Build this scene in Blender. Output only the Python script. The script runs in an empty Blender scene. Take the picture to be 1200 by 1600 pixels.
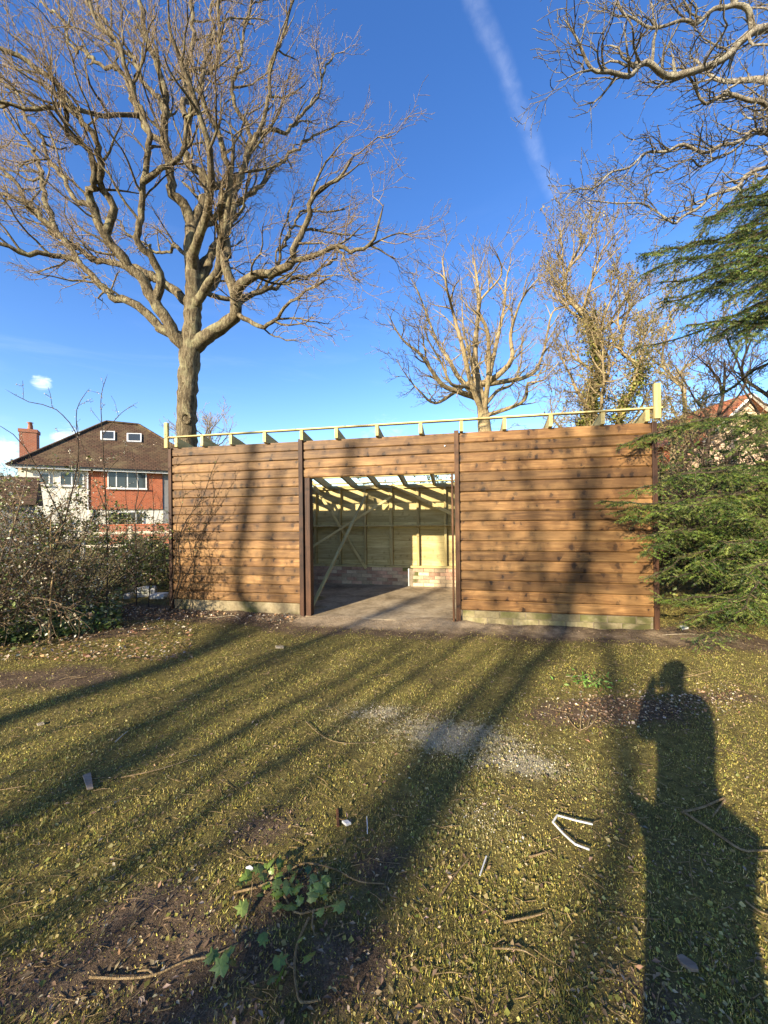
import bpy, bmesh, math, random
import numpy as np
from mathutils import Vector, Matrix

# ------------------------------------------------------------------ camera, sky, sun
S = bpy.context.scene
COL = S.collection
R = math.radians
CAM_H, F, ROLL, PITCH = 1.55, 600.0, R(0.7), R(0.2)
cam_d = bpy.data.cameras.new('camera'); cam = bpy.data.objects.new('camera', cam_d); COL.objects.link(cam)
cam_d.sensor_fit = 'VERTICAL'; cam_d.sensor_height = 36; cam_d.sensor_width = 27
cam_d.lens = 36 * F / 1600; cam_d.clip_start = 0.02; cam_d.clip_end = 3000
cam_m = Matrix.Rotation(R(90) + PITCH, 4, 'X') @ Matrix.Rotation(-ROLL, 4, 'Z')
cam_m.translation = (0, 0, CAM_H); cam.matrix_world = cam_m
S.camera = cam
CAM3 = cam_m.to_3x3()

SUN_AZ, SUN_EL = R(35.6), R(19.4)            # azimuth the light travels to, elevation
SD = Vector((math.sin(SUN_AZ) * math.cos(SUN_EL), math.cos(SUN_AZ) * math.cos(SUN_EL), -math.sin(SUN_EL)))
D2 = Vector((math.sin(SUN_AZ), math.cos(SUN_AZ), 0)); PERP = Vector((math.cos(SUN_AZ), -math.sin(SUN_AZ), 0))
TAN_EL = math.tan(SUN_EL)

def ray(px, py):
    return (CAM3 @ Vector(((px - 600) / F, (800 - py) / F, -1))).normalized()

w = bpy.data.worlds.new('World'); S.world = w; w.use_nodes = True
nt = w.node_tree; N = nt.nodes; Lk = nt.links; bg = N['Background']
sky = N.new('ShaderNodeTexSky'); sky.sky_type = 'NISHITA'; sky.sun_disc = False
sky.sun_elevation = SUN_EL; sky.sun_rotation = SUN_AZ + math.pi
sky.altitude = 100; sky.air_density = 1.0; sky.dust_density = 0.3; sky.ozone_density = 2.2
bg.inputs[1].default_value = 0.115
SKY_SAT = 1.27

def wmath(op, a, b=None, c=None, clamp=False):
    n = N.new('ShaderNodeMath'); n.operation = op; n.use_clamp = clamp
    for i, v in enumerate((a, b, c)):
        if v is None: continue
        if hasattr(v, 'is_linked'): Lk.new(v, n.inputs[i])
        else: n.inputs[i].default_value = v
    return n.outputs[0]
def wdot(v, vec):
    n = N.new('ShaderNodeVectorMath'); n.operation = 'DOT_PRODUCT'; Lk.new(v, n.inputs[0]); n.inputs[1].default_value = vec
    return n.outputs['Value']
def wrange(v, a, b, c=0.0, d=1.0):
    n = N.new('ShaderNodeMapRange'); n.interpolation_type = 'SMOOTHSTEP'; Lk.new(v, n.inputs[0])
    for i, q in enumerate((a, b, c, d)): n.inputs[i + 1].default_value = q
    return n.outputs[0]
def wnoise(vec, scale, detail=5, rough=.55, dist=0.0, stretch=None):
    if stretch:
        m = N.new('ShaderNodeMapping'); m.inputs['Scale'].default_value = stretch; Lk.new(vec, m.inputs[0]); vec = m.outputs[0]
    n = N.new('ShaderNodeTexNoise'); n.inputs['Scale'].default_value = scale; n.inputs['Detail'].default_value = detail
    n.inputs['Roughness'].default_value = rough; n.inputs['Distortion'].default_value = dist; Lk.new(vec, n.inputs['Vector'])
    return n.outputs['Fac']
tc = N.new('ShaderNodeTexCoord'); DIR = tc.outputs['Generated']
hs = N.new('ShaderNodeHueSaturation'); hs.inputs['Saturation'].default_value = SKY_SAT; hs.inputs['Hue'].default_value = .514; Lk.new(sky.outputs[0], hs.inputs['Color'])
# a spreading vapour trail, a straight line across the sky
r1, r2 = ray(742, 0), ray(882, 350)
nrm = r1.cross(r2).normalized(); mid = (r2 - r1).normalized()
nz = wnoise(DIR, 9, 6, .6, .6)
off = wmath('ADD', wdot(DIR, nrm), wmath('MULTIPLY', wmath('SUBTRACT', nz, .5), .035))
along = wdot(DIR, mid)
trail = wmath('MULTIPLY', wrange(wmath('ABSOLUTE', off), 0.0, 0.020, 1, 0), wrange(along, r2.dot(mid) - .14, r2.dot(mid) + .12, 1, 0))
trail = wmath('MULTIPLY', trail, wrange(wdot(DIR, (r1 + r2).normalized()), .0, .5))
trail = wmath('MULTIPLY', trail, wrange(wnoise(DIR, 38, 4, .6, .3), .25, .75, .35, 1))
trail = wmath('MULTIPLY', trail, .085)
# small cumulus low down, and thin streaky cirrus towards the horizon
def puff(px, py, rad, amp, thr):
    d = ray(px, py)
    m = wrange(wdot(DIR, d), math.cos(rad), 1.0)
    n = wnoise(DIR, 30, 8, .68, .5, (1, 1, 1.9))
    return wmath('MULTIPLY', wrange(wmath('ADD', n, wmath('MULTIPLY', m, .42)), thr, thr + .42), wmath('MULTIPLY', wrange(m, .0, .35), amp))
cl = puff(66, 598, .024, .6, .74)
for a in ((108, 684, .038, .55, .62), (6, 706, .038, .55, .64), (600, 680, .09, .25, .78)):
    cl = wmath('MAXIMUM', cl, puff(*a))
sep = N.new('ShaderNodeSeparateXYZ'); Lk.new(DIR, sep.inputs[0])
cir = wmath('MULTIPLY', wrange(wnoise(DIR, 2.6, 7, .62, .5, (1, 1, 6)), .48, .8), wrange(sep.outputs['Z'], .02, .75, .09, .0))
tot = wmath('MAXIMUM', wmath('MAXIMUM', cl, trail), cir, clamp=True)
mx = N.new('ShaderNodeMixRGB'); Lk.new(tot, mx.inputs[0]); Lk.new(hs.outputs[0], mx.inputs[1]); mx.inputs[2].default_value = (6.4, 6.6, 7.0, 1)
Lk.new(mx.outputs[0], bg.inputs[0])

sun_d = bpy.data.lights.new('sun', 'SUN'); sun_o = bpy.data.objects.new('sun', sun_d); COL.objects.link(sun_o)
sun_d.energy = 5.0; sun_d.angle = R(0.53); sun_d.color = (1.0, 0.86, 0.64)
sun_o.rotation_euler = SD.to_track_quat('-Z', 'Y').to_euler(); sun_o.location = (-20, -28, 14)
vs = S.view_settings; vs.view_transform = 'Standard'; vs.look = 'None'; vs.gamma = 1; vs.exposure = 1.48; vs.use_curve_mapping = False
S.cycles.max_bounces = 6; S.cycles.transparent_max_bounces = 6

# ------------------------------------------------------------------ geometry helpers
rnd = random.Random(7); NR = np.random.default_rng(7)

def zg(x, y):
    u_ = (x + 3.52) * .9788 - (y - 6.33) * .2048; d_ = (x + 3.52) * .2048 + (y - 6.33) * .9788
    lip = .013 * np.exp(-(d_ / .16) ** 2) * ((u_ > 2.3) & (u_ < 4.65)) + .034 * np.exp(-((d_ + .03) / .085) ** 2) * (((u_ > 0) & (u_ <= 2.3)) | ((u_ >= 4.65) & (u_ < 7.2))) * (1 + .35 * np.sin(u_ * 9) * np.sin(u_ * 3.7))
    k = np.clip((7.0 - np.hypot(x, y - 3)) / 3, 0, 1)
    return lip + k * (0.010 * np.sin(1.9 * x + .6) * np.sin(1.5 * y + .3) + 0.006 * np.sin(4.3 * x + 2.0 * y) + 0.004 * np.sin(7.7 * y - 3.1 * x))
def G(px, py, dz=0.0):
    d = ray(px, py); z = 0.0
    for _ in range(4):
        t = (z - CAM_H) / d.z; x, y = d.x * t, d.y * t; z = float(zg(x, y))
    return Vector((x, y, z + dz))
def P(px, py, Y):
    d = ray(px, py); return Vector((0, 0, CAM_H)) + d * (Y / d.y)

def link(name, me, mat, parent=None):
    o = bpy.data.objects.new(name, me); COL.objects.link(o)
    if mat is not None and not me.materials: me.materials.append(mat)
    if parent is not None: o.parent = parent
    return o
def tag(o, label, cat, group=None, kind=None):
    if label: o['label'] = label
    if cat: o['category'] = cat
    if group: o['group'] = group
    if kind: o['kind'] = kind
    return o
def thing(name, label, cat, loc=(0, 0, 0), rz=0.0, group=None):
    o = bpy.data.objects.new(name, None); COL.objects.link(o); o.location = loc; o.rotation_euler = (0, 0, rz); o.empty_display_size = .2
    return tag(o, label, cat, group)

def np_mesh(name, V, F_, cols=None, smooth=False):
    V = np.asarray(V, np.float32).reshape(-1, 3)
    Fs = F_ if isinstance(F_, list) else [F_]
    Fs = [np.asarray(f, np.int32) for f in Fs if len(f)]
    me = bpy.data.meshes.new(name)
    me.vertices.add(len(V)); me.vertices.foreach_set('co', V.ravel())
    idx = np.concatenate([f.ravel() for f in Fs]); cnt = np.concatenate([np.full(len(f), f.shape[1], np.int32) for f in Fs])
    st = np.concatenate([[0], np.cumsum(cnt)[:-1]]).astype(np.int32)
    me.loops.add(len(idx)); me.loops.foreach_set('vertex_index', idx)
    me.polygons.add(len(cnt)); me.polygons.foreach_set('loop_start', st)
    if smooth: me.polygons.foreach_set('use_smooth', np.ones(len(cnt), bool))
    if cols is not None:
        a = me.color_attributes.new('Col', 'FLOAT_COLOR', 'POINT')
        c = np.ones((len(V), 4), np.float32); c[:, :3] = cols; a.data.foreach_set('color', c.ravel())
    me.update(calc_edges=True)
    return me

class MB:
    def __init__(s): s.v = []; s.f = []
    def quad_box(s, pts8):
        b = len(s.v); s.v += [tuple(p) for p in pts8]
        s.f += [tuple(b + i for i in q) for q in ((0, 3, 2, 1), (4, 5, 6, 7), (0, 1, 5, 4), (1, 2, 6, 5), (2, 3, 7, 6), (3, 0, 4, 7))]
        return s
    def box(s, x0, x1, y0, y1, z0, z1):
        return s.quad_box([(x0, y0, z0), (x1, y0, z0), (x1, y1, z0), (x0, y1, z0), (x0, y0, z1), (x1, y0, z1), (x1, y1, z1), (x0, y1, z1)])
    def bar(s, a, b, w, h, up=(0, 0, 1)):
        a, b = Vector(a), Vector(b); t = (b - a).normalized(); u = t.cross(Vector(up)).normalized(); v = u.cross(t)
        u *= w / 2; v *= h / 2
        return s.quad_box([a - u - v, a + u - v, b + u - v, b - u - v, a - u + v, a + u + v, b + u + v, b - u + v])
    def poly(s, pts):
        b = len(s.v); s.v += [tuple(p) for p in pts]; s.f.append(tuple(range(b, b + len(pts)))); return s
    def prism(s, pts, vec):
        b = len(s.v); n = len(pts); vec = Vector(vec)
        s.v += [tuple(p) for p in pts] + [tuple(Vector(p) + vec) for p in pts]
        s.f.append(tuple(range(b + n - 1, b - 1, -1))); s.f.append(tuple(range(b + n, b + 2 * n)))
        for i in range(n): s.f.append((b + i, b + (i + 1) % n, b + n + (i + 1) % n, b + n + i))
        return s
    def mesh(s, name):
        me = bpy.data.meshes.new(name); me.from_pydata(s.v, [], s.f)
        bm = bmesh.new(); bm.from_mesh(me); bmesh.ops.recalc_face_normals(bm, faces=bm.faces); bm.to_mesh(me); bm.free(); return me
    def build(s, name, mat, parent=None, bevel=0.0):
        o = link(name, s.mesh(name), mat, parent)
        if bevel:
            b = o.modifiers.new('bevel', 'BEVEL'); b.width = bevel; b.segments = 2; b.limit_method = 'ANGLE'
        return o

def tubes(chains, sides):
    """chains: list of (pts, radii). One numpy batch for each chain length."""
    by = {}
    for p, r in chains: by.setdefault(len(p), []).append((p, r))
    Vs, Fs, b = [], [], 0
    for m, lst in by.items():
        Pn = np.array([[tuple(q) for q in p] for p, _ in lst], float); Rn = np.array([r for _, r in lst], float)
        n = len(lst)
        if sides >= 6: Rn[:, -1] *= .25
        T = np.gradient(Pn, axis=1); T /= np.linalg.norm(T, axis=2, keepdims=True) + 1e-9
        mean = Pn[:, -1] - Pn[:, 0]; mean /= np.linalg.norm(mean, axis=1, keepdims=True) + 1e-9
        ref = np.where(np.abs(mean[:, 2:3]) < .7, np.array([[0, 0, 1.]]), np.array([[1., 0, 0]]))
        ref = ref - (ref * mean).sum(1, keepdims=True) * mean
        U = ref[:, None, :] - (ref[:, None, :] * T).sum(2, keepdims=True) * T
        U /= np.linalg.norm(U, axis=2, keepdims=True) + 1e-9
        W = np.cross(T, U)
        a = np.arange(sides) / sides * 2 * np.pi
        ring = U[:, :, None, :] * np.cos(a)[None, None, :, None] + W[:, :, None, :] * np.sin(a)[None, None, :, None]
        if sides >= 8:   # knobbly bark
            wob = 1 + .09 * np.sin(a[None, None, :] * 3 + np.arange(m)[None, :, None] * 1.7) + NR.normal(0, .05, (n, m, sides))
            ring = ring * wob[..., None]
        V = Pn[:, :, None, :] + ring * Rn[:, :, None, None]
        Vs.append(V.reshape(-1, 3))
        i = np.arange(n)[:, None, None] * m * sides + np.arange(m - 1)[None, :, None] * sides
        k = np.arange(sides)[None, None, :]; k2 = (k + 1) % sides
        Fq = np.stack([i + k, i + k2, i + sides + k2, i + sides + k], -1).reshape(-1, 4) + b
        Fs.append(Fq); b += n * m * sides
    return np.concatenate(Vs), np.concatenate(Fs)

def tube_obj(name, chains, sides, mat, parent=None, origin=None):
    V, Fq = tubes(chains, sides)
    if origin is not None: V = V - np.array(origin)
    return link(name, np_mesh(name, V, Fq, smooth=True), mat, parent)

def rvec(): return Vector((rnd.gauss(0, 1), rnd.gauss(0, 1), rnd.gauss(0, 1)))
def perp_to(d):
    v = rvec(); v -= v.dot(d) * d
    return v.normalized()
def wander(p, d, L, n, jit, up=0.0, r0=.02, r1=.004, out=None, outw=0.0):
    p = Vector(p); d = Vector(d).normalized(); pts = [p.copy()]; rad = [r0]; st = L / n
    for i in range(n):
        d = d + rvec() * jit * .6
        d.z += up
        if out is not None: d += out * outw
        d.normalize(); p = p + d * st; pts.append(p.copy()); rad.append(r0 + (r1 - r0) * (i + 1) / n)
    return pts, rad
def grow(C, pts, rad, lvl, prm, center=None):
    """side branches along a chain; C[lvl] collects chains"""
    if lvl > prm['levels']: return
    seglen = [(pts[i + 1] - pts[i]).length for i in range(len(pts) - 1)]; L = sum(seglen)
    dens, ln, jit, up, outw = prm['dens'][lvl], prm['len'][lvl], prm['jit'], prm['up'][lvl], prm.get('out', .25)
    n = dens * L; n = int(n) + (rnd.random() < n - int(n))
    t0 = prm['t0'][lvl]
    for j in range(n):
        t = t0 + (1 - t0) * (j + rnd.random()) / max(n, 1); s = t * L; i = 0
        while i < len(seglen) - 1 and s > seglen[i]: s -= seglen[i]; i += 1
        a, b = pts[i], pts[i + 1]; f = min(1, s / max(seglen[i], 1e-6)); q = a.lerp(b, f); d = (b - a).normalized()
        rr = rad[i] + (rad[i + 1] - rad[i]) * f
        ang = R(rnd.uniform(28, 70)); dd = d * math.cos(ang) + perp_to(d) * math.sin(ang)
        out = None
        if center is not None:
            out = q - center; out.normalize(); dd = dd + out * outw
        l = ln * rnd.uniform(.55, 1.25) * (1 - .45 * t)
        r0 = max(prm['rmin'] * 1.1, min(rr * .7, prm['r'][lvl] * rnd.uniform(.7, 1.2)))
        m = max(3, int(l / prm['seg'][lvl]))
        cp, cr = wander(q, dd, l, m, jit, up, r0, max(prm['rmin'], r0 * .3), out, .06)
        C.setdefault(lvl, []).append((cp, cr))
        grow(C, cp, cr, lvl + 1, prm, center)

def resample(pts, rad, step):
    """Catmull-Rom through hand-set points"""
    o, r = [], []
    n = len(pts)
    for i in range(n - 1):
        p0, p1, p2, p3 = pts[max(i - 1, 0)], pts[i], pts[i + 1], pts[min(i + 2, n - 1)]
        m = max(2, int((p2 - p1).length / step))
        for k in range(m):
            t = k / m
            q = .5 * ((2 * p1) + (p2 - p0) * t + (2 * p0 - 5 * p1 + 4 * p2 - p3) * t * t + (3 * p1 - p0 - 3 * p2 + p3) * t ** 3)
            o.append(q); r.append(rad[i] + (rad[i + 1] - rad[i]) * t)
    o.append(pts[-1].copy()); r.append(rad[-1]); return o, r

def leaf_mesh(name, cen, size, cols, upbias=0.0, aspect=.6, fold=.25):
    """folded diamond leaves in random attitudes"""
    n = len(cen); cen = np.asarray(cen, float); size = np.asarray(size, float)[:, None]
    a = NR.normal(size=(n, 3)); a[:, 2] *= (1 - upbias); a /= np.linalg.norm(a, axis=1, keepdims=True)
    nn = NR.normal(size=(n, 3)); nn[:, 2] += upbias * 4; b = np.cross(nn, a); b /= np.linalg.norm(b, axis=1, keepdims=True) + 1e-9
    c = np.cross(a, b)
    V = np.stack([cen - a * size * .5, cen + b * size * aspect * .5 + c * size * fold * .5 - a * size * .05, cen + a * size * .5, cen - b * size * aspect * .5 + c * size * fold * .5 - a * size * .05], 1)
    i = np.arange(n)[:, None] * 4
    Fq = np.concatenate([i + np.array([[0, 1, 2]]), i + np.array([[0, 2, 3]])])
    return np_mesh(name, V, Fq, cols=np.repeat(np.asarray(cols), 4, 0))
def pick(cols, n, p=None, var=.22):
    cols = np.array(cols, float); c = cols[NR.choice(len(cols), n, p=p)]
    return np.clip(c * (1 + NR.normal(0, var, (n, 1))) * (1 + NR.normal(0, .06, (n, 3))), .004, .9)

# ------------------------------------------------------------------ materials
def new_mat(name, rough=.8, spec=.3):
    m = bpy.data.materials.new(name); m.use_nodes = True; b = m.node_tree.nodes['Principled BSDF']
    b.inputs['Roughness'].default_value = rough; b.inputs['Specular IOR Level'].default_value = spec
    return m, m.node_tree, b
class NB:
    def __init__(s, nt): s.nt = nt
    def n(s, t, **kw):
        x = s.nt.nodes.new(t)
        for k, v in kw.items(): setattr(x, k, v)
        return x
    def l(s, a, b): s.nt.links.new(a, b)
    def coords(s, out='Object', scale=(1, 1, 1), rnd_off=0.0):
        t = s.n('ShaderNodeTexCoord'); m = s.n('ShaderNodeMapping'); m.inputs['Scale'].default_value = scale; s.l(t.outputs[out], m.inputs[0])
        if rnd_off:
            oi = s.n('ShaderNodeObjectInfo'); mm = s.n('ShaderNodeMath', operation='MULTIPLY'); s.l(oi.outputs['Random'], mm.inputs[0]); mm.inputs[1].default_value = rnd_off
            ad = s.n('ShaderNodeVectorMath', operation='ADD'); s.l(m.outputs[0], ad.inputs[0]); cb = s.n('ShaderNodeCombineXYZ')
            for i in range(3): s.l(mm.outputs[0], cb.inputs[i])
            s.l(cb.outputs[0], ad.inputs[1]); return ad.outputs[0]
        return m.outputs[0]
    def noise(s, vec, scale, detail=5, rough=.55, dist=0.0):
        n = s.n('ShaderNodeTexNoise'); n.inputs['Scale'].default_value = scale; n.inputs['Detail'].default_value = detail
        n.inputs['Roughness'].default_value = rough; n.inputs['Distortion'].default_value = dist; s.l(vec, n.inputs['Vector']); return n.outputs['Fac']
    def ramp(s, fac, stops):
        r = s.n('ShaderNodeValToRGB'); e = r.color_ramp.elements
        while len(e) < len(stops): e.new(.5)
        for q, (p, c) in zip(e, stops): q.position = p; q.color = (*c, 1) if len(c) == 3 else c
        s.l(fac, r.inputs[0]); return r.outputs[0]
    def rng(s, v, a, b, c=0.0, d=1.0):
        n = s.n('ShaderNodeMapRange'); n.interpolation_type = 'SMOOTHSTEP'; s.l(v, n.inputs[0])
        for i, q in enumerate((a, b, c, d)): n.inputs[i + 1].default_value = q
        return n.outputs[0]
    def math(s, op, a, b):
        n = s.n('ShaderNodeMath', operation=op)
        for i, v in enumerate((a, b)):
            if hasattr(v, 'is_linked'): s.l(v, n.inputs[i])
            else: n.inputs[i].default_value = v
        return n.outputs[0]
    def mix(s, fac, a, b, mode='MIX'):
        n = s.n('ShaderNodeMixRGB', blend_type=mode)
        for i, v in enumerate((fac, a, b)):
            if hasattr(v, 'is_linked'): s.l(v, n.inputs[i])
            elif i == 0: n.inputs[0].default_value = v
            else: n.inputs[i].default_value = (*v, 1)
        return n.outputs[0]
    def bump(s, b, h, strength=.4, dist=.02):
        n = s.n('ShaderNodeBump'); n.inputs['Strength'].default_value = strength; n.inputs['Distance'].default_value = dist
        s.l(h, n.inputs['Height']); s.l(n.outputs[0], b.inputs['Normal'])
    def randval(s, lo, hi):
        oi = s.n('ShaderNodeObjectInfo'); return s.rng(oi.outputs['Random'], 0, 1, lo, hi)

def wood_mat(name, dark, mid, light, knot, along=0, rough=.7, kscale=1.0, var=(.75, 1.2), kw=.085):
    m, t, b = new_mat(name, rough, .25); q = NB(t)
    st = [14, 14, 14]; st[along] = 0.9
    v = q.coords('Object', (1, 1, 1), 37.0)
    mp = q.n('ShaderNodeMapping'); mp.inputs['Scale'].default_value = st; q.l(v, mp.inputs[0])
    g1 = q.noise(mp.outputs[0], 2.2, 6, .6, .8)
    g2 = q.noise(mp.outputs[0], 7.0, 4, .6, .3)
    c = q.ramp(g1, [(.25, dark), (.5, mid), (.75, light)])
    c = q.mix(q.rng(g2, .35, .7, 0, .35), c, tuple(x * .55 for x in dark))
    # knots: sparse 2D cells, dark cores drawn out across the board
    sx_ = q.n('ShaderNodeSeparateXYZ'); q.l(v, sx_.inputs[0]); cb_ = q.n('ShaderNodeCombineXYZ')
    other = {0: 2, 1: 2, 2: 0}[along]
    nn = q.noise(v, 26, 3, .6); wv = q.math('MULTIPLY', q.math('SUBTRACT', nn, .5), .55)
    q.l(q.math('ADD', q.math('MULTIPLY', sx_.outputs[along], 7.4 * kscale), wv), cb_.inputs[0]); q.l(q.math('ADD', q.math('MULTIPLY', sx_.outputs[other], 4.4 * kscale), q.math('MULTIPLY', wv, .6)), cb_.inputs[1])
    vo = q.n('ShaderNodeTexVoronoi', feature='F1'); vo.voronoi_dimensions = '2D'; vo.inputs['Scale'].default_value = 1.0; q.l(cb_.outputs[0], vo.inputs['Vector'])
    kd = vo.outputs['Distance']; sp = q.n('ShaderNodeSeparateColor'); q.l(vo.outputs['Color'], sp.inputs[0]); keep = q.rng(sp.outputs[0], .2, .26)
    kd = q.math('DIVIDE', q.math('ADD', kd, q.math('MULTIPLY', q.math('ABSOLUTE', q.math('SUBTRACT', q.noise(mp.outputs[0], 1.6, 3, .6), .5), 0), .22)), q.rng(sp.outputs[1], 0, 1, .35, 1.15))
    core = q.math('MULTIPLY', q.rng(kd, kw * .75, kw * 1.5, 1, 0), keep)
    halo = q.math('MULTIPLY', q.rng(kd, kw, kw * 6.5, 1, 0), keep)
    c = q.mix(q.math('MULTIPLY', halo, .6), c, tuple(x * .8 for x in dark))
    c = q.mix(q.math('MULTIPLY', core, .97), c, knot)
    lo_ = [2.2, 2.2, 2.2]; lo_[along] = .55; ml = q.n('ShaderNodeMapping'); ml.inputs['Scale'].default_value = lo_; q.l(v, ml.inputs[0])
    c = q.mix(q.rng(q.noise(ml.outputs[0], 1.6, 5, .65, .6), .42, .72, 0, .55), c, tuple(x * 1.15 for x in light)); c = q.mix(q.rng(q.noise(ml.outputs[0], 2.7, 5, .65, .6), .5, .75, 0, .6), c, dark)
    hsn = q.n('ShaderNodeHueSaturation'); q.l(q.randval(*var), hsn.inputs['Value']); q.l(c, hsn.inputs['Color'])
    blot = q.noise(q.coords('Object', (1, 1, 1), 11.0), 1.3, 4, .6); c2 = q.mix(q.rng(blot, .35, .75, 0, .38), hsn.outputs[0], tuple(x * .62 for x in mid))
    q.l(c2, b.inputs['Base Color'])
    q.bump(b, q.math('SUBTRACT', g1, q.math('MULTIPLY', core, .4)), .35, .006)
    return m
M = {}
M['clad'] = wood_mat('stained_cladding', (.058, .025, .009), (.175, .088, .030), (.31, .18, .070), (.012, .005, .003), 0, .55, var=(.62, 1.25), kw=.17)
M['green_pine'] = wood_mat('treated_pine', (.28, .215, .08), (.45, .37, .16), (.56, .48, .245), (.12, .08, .03), 0, .75, var=(.8, 1.15), kw=.045)
M['green_pine_y'] = wood_mat('treated_pine_rafters', (.28, .215, .08), (.43, .35, .15), (.54, .46, .23), (.12, .08, .03), 1, .75, var=(.8, 1.15), kw=.045)
M['green_pine_z'] = wood_mat('treated_pine_studs', (.28, .215, .08), (.43, .35, .15), (.54, .46, .23), (.12, .08, .03), 2, .75, var=(.8, 1.15), kw=.045)
M['dark_post'] = wood_mat('dark_stained_post', (.014, .007, .005), (.036, .016, .009), (.085, .038, .018), (.012, .006, .004), 2, .6)
M['raw_post'] = wood_mat('brown_post', (.035, .016, .008), (.095, .042, .018), (.19, .096, .042), (.015, .008, .005), 2, .6)

def stone_mat(name, c1, c2, c3, moss=0.0, scale=9, rough=.9, bump=.5, algae=(.09, .10, .02), moss_z=None):
    m, t, b = new_mat(name, rough, .2); q = NB(t); v = q.coords('Object', (1, 1, 1), 23.0)
    n1 = q.noise(v, scale, 7, .65, .3); n2 = q.noise(v, scale * 6, 5, .6); n3 = q.noise(v, scale * .35, 4, .6, .4)
    c = q.ramp(n1, [(.28, c1), (.5, c2), (.74, c3)])
    c = q.mix(q.rng(n2, .35, .7, 0, .35), c, tuple(x * .5 for x in c1))
    if moss: c = q.mix(q.rng(n3, .62 - moss * .3, .75 - moss * .25, 0, .85), c, algae)
    hsn = q.n('ShaderNodeHueSaturation'); q.l(q.randval(.75, 1.2), hsn.inputs['Value']); q.l(c, hsn.inputs['Color']); q.l(hsn.outputs[0], b.inputs['Base Color'])
    q.bump(b, q.math('ADD', n1, q.math('MULTIPLY', n2, .5)), bump, .02); return m
M['concrete'] = stone_mat('old_concrete', (.11, .08, .045), (.27, .21, .13), (.39, .315, .205), .0, 2.3, bump=.35)
M['render_plinth'] = stone_mat('mossy_plinth', (.17, .13, .08), (.27, .22, .13), (.35, .29, .19), .6, 4, algae=(.055, .06, .012))
M['block'] = stone_mat('algae_block', (.17, .135, .07), (.27, .22, .12), (.36, .31, .18), .6, 5, algae=(.085, .085, .025))
M['mortar'] = stone_mat('mortar', (.19, .15, .10), (.27, .22, .155), (.34, .29, .21), .3, 12)
M['brick'] = stone_mat('garage_brick', (.30, .17, .11), (.45, .28, .19), (.56, .39, .27), 0, 3, bump=.3)
M['brick_pale'] = stone_mat('garage_brick_pale', (.42, .31, .19), (.52, .4, .26), (.6, .48, .33), 0, 6, bump=.3)
M['white_rubble'] = stone_mat('pale_rubble', (.45, .44, .4), (.58, .57, .53), (.68, .67, .63), .15, 5)

def bark_mat(name, c1, c2, c3, lichen, lich=.5, scale=5.0):
    m, t, b = new_mat(name, .9, .15); q = NB(t); v = q.coords('Object')
    ms = q.n('ShaderNodeMapping'); ms.inputs['Scale'].default_value = (1, 1, .2); q.l(v, ms.inputs[0])
    n1 = q.noise(ms.outputs[0], scale * 3.2, 7, .7, .5); n2 = q.noise(v, scale * .55, 6, .65, .3); n3 = q.noise(v, scale * 14, 4, .6)
    c = q.ramp(n1, [(.32, c1), (.5, c2), (.7, c3)])
    c = q.mix(q.rng(n2, .62 - .25 * lich, .78 - .2 * lich, 0, .75), c, lichen)
    c = q.mix(q.rng(n3, .3, .7, .0, .3), c, c1); q.l(c, b.inputs['Base Color'])
    q.bump(b, n1, 1.0, .07); return m
M['oak_bark'] = bark_mat('oak_bark', (.022, .016, .011), (.135, .106, .063), (.34, .285, .18), (.30, .28, .16), .5)
M['oak_twig'] = bark_mat('oak_twig', (.15, .105, .065), (.34, .26, .17), (.50, .40, .27), (.40, .34, .21), .3)
M['grey_bark'] = bark_mat('grey_lichen_bark', (.075, .06, .045), (.28, .24, .18), (.50, .46, .37), (.45, .43, .33), .6, 8)
M['gold_bark'] = bark_mat('golden_twigs', (.15, .11, .06), (.32, .245, .135), (.46, .37, .22), (.36, .32, .15), .4)
M['dark_bark'] = bark_mat('dark_twigs', (.03, .022, .015), (.075, .055, .038), (.14, .105, .075), (.11, .105, .06), .3)
M['brown_stem'] = bark_mat('brown_stems', (.08, .052, .03), (.20, .14, .085), (.33, .25, .16), (.25, .21, .13), .3)
M['straw'] = bark_mat('dry_stalk', (.24, .16, .075), (.38, .27, .14), (.50, .39, .23), (.42, .33, .18), .3, 9)
M['straw_pale'] = bark_mat('pale_dry_stalk', (.36, .29, .18), (.5, .42, .29), (.62, .55, .42), (.5, .44, .3), .3, 9)
M['chip'] = wood_mat('weathered_chip', (.14, .10, .07), (.24, .18, .13), (.34, .27, .2), (.05, .04, .03), 0, .85)

def leaf_mat(name, rough=.55, trans=.25):
    m, t, b = new_mat(name, rough, .35); q = NB(t); a = q.n('ShaderNodeVertexColor'); a.layer_name = 'Col'; q.l(a.outputs[0], b.inputs['Base Color'])
    tr = q.n('ShaderNodeBsdfTranslucent'); q.l(a.outputs[0], tr.inputs[0]); mxs = q.n('ShaderNodeMixShader'); mxs.inputs[0].default_value = trans
    out = t.nodes['Material Output']; q.l(b.outputs[0], mxs.inputs[1]); q.l(tr.outputs[0], mxs.inputs[2]); q.l(mxs.outputs[0], out.inputs[0]); return m
M['leaf'] = leaf_mat('leaf'); M['needle'] = leaf_mat('needle', .5, .12); M['blade'] = leaf_mat('blade', .65, .2); M['litter'] = leaf_mat('litter', .85, .1)
M['ivy'] = leaf_mat('ivy_leaf', .38, .12)

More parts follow.
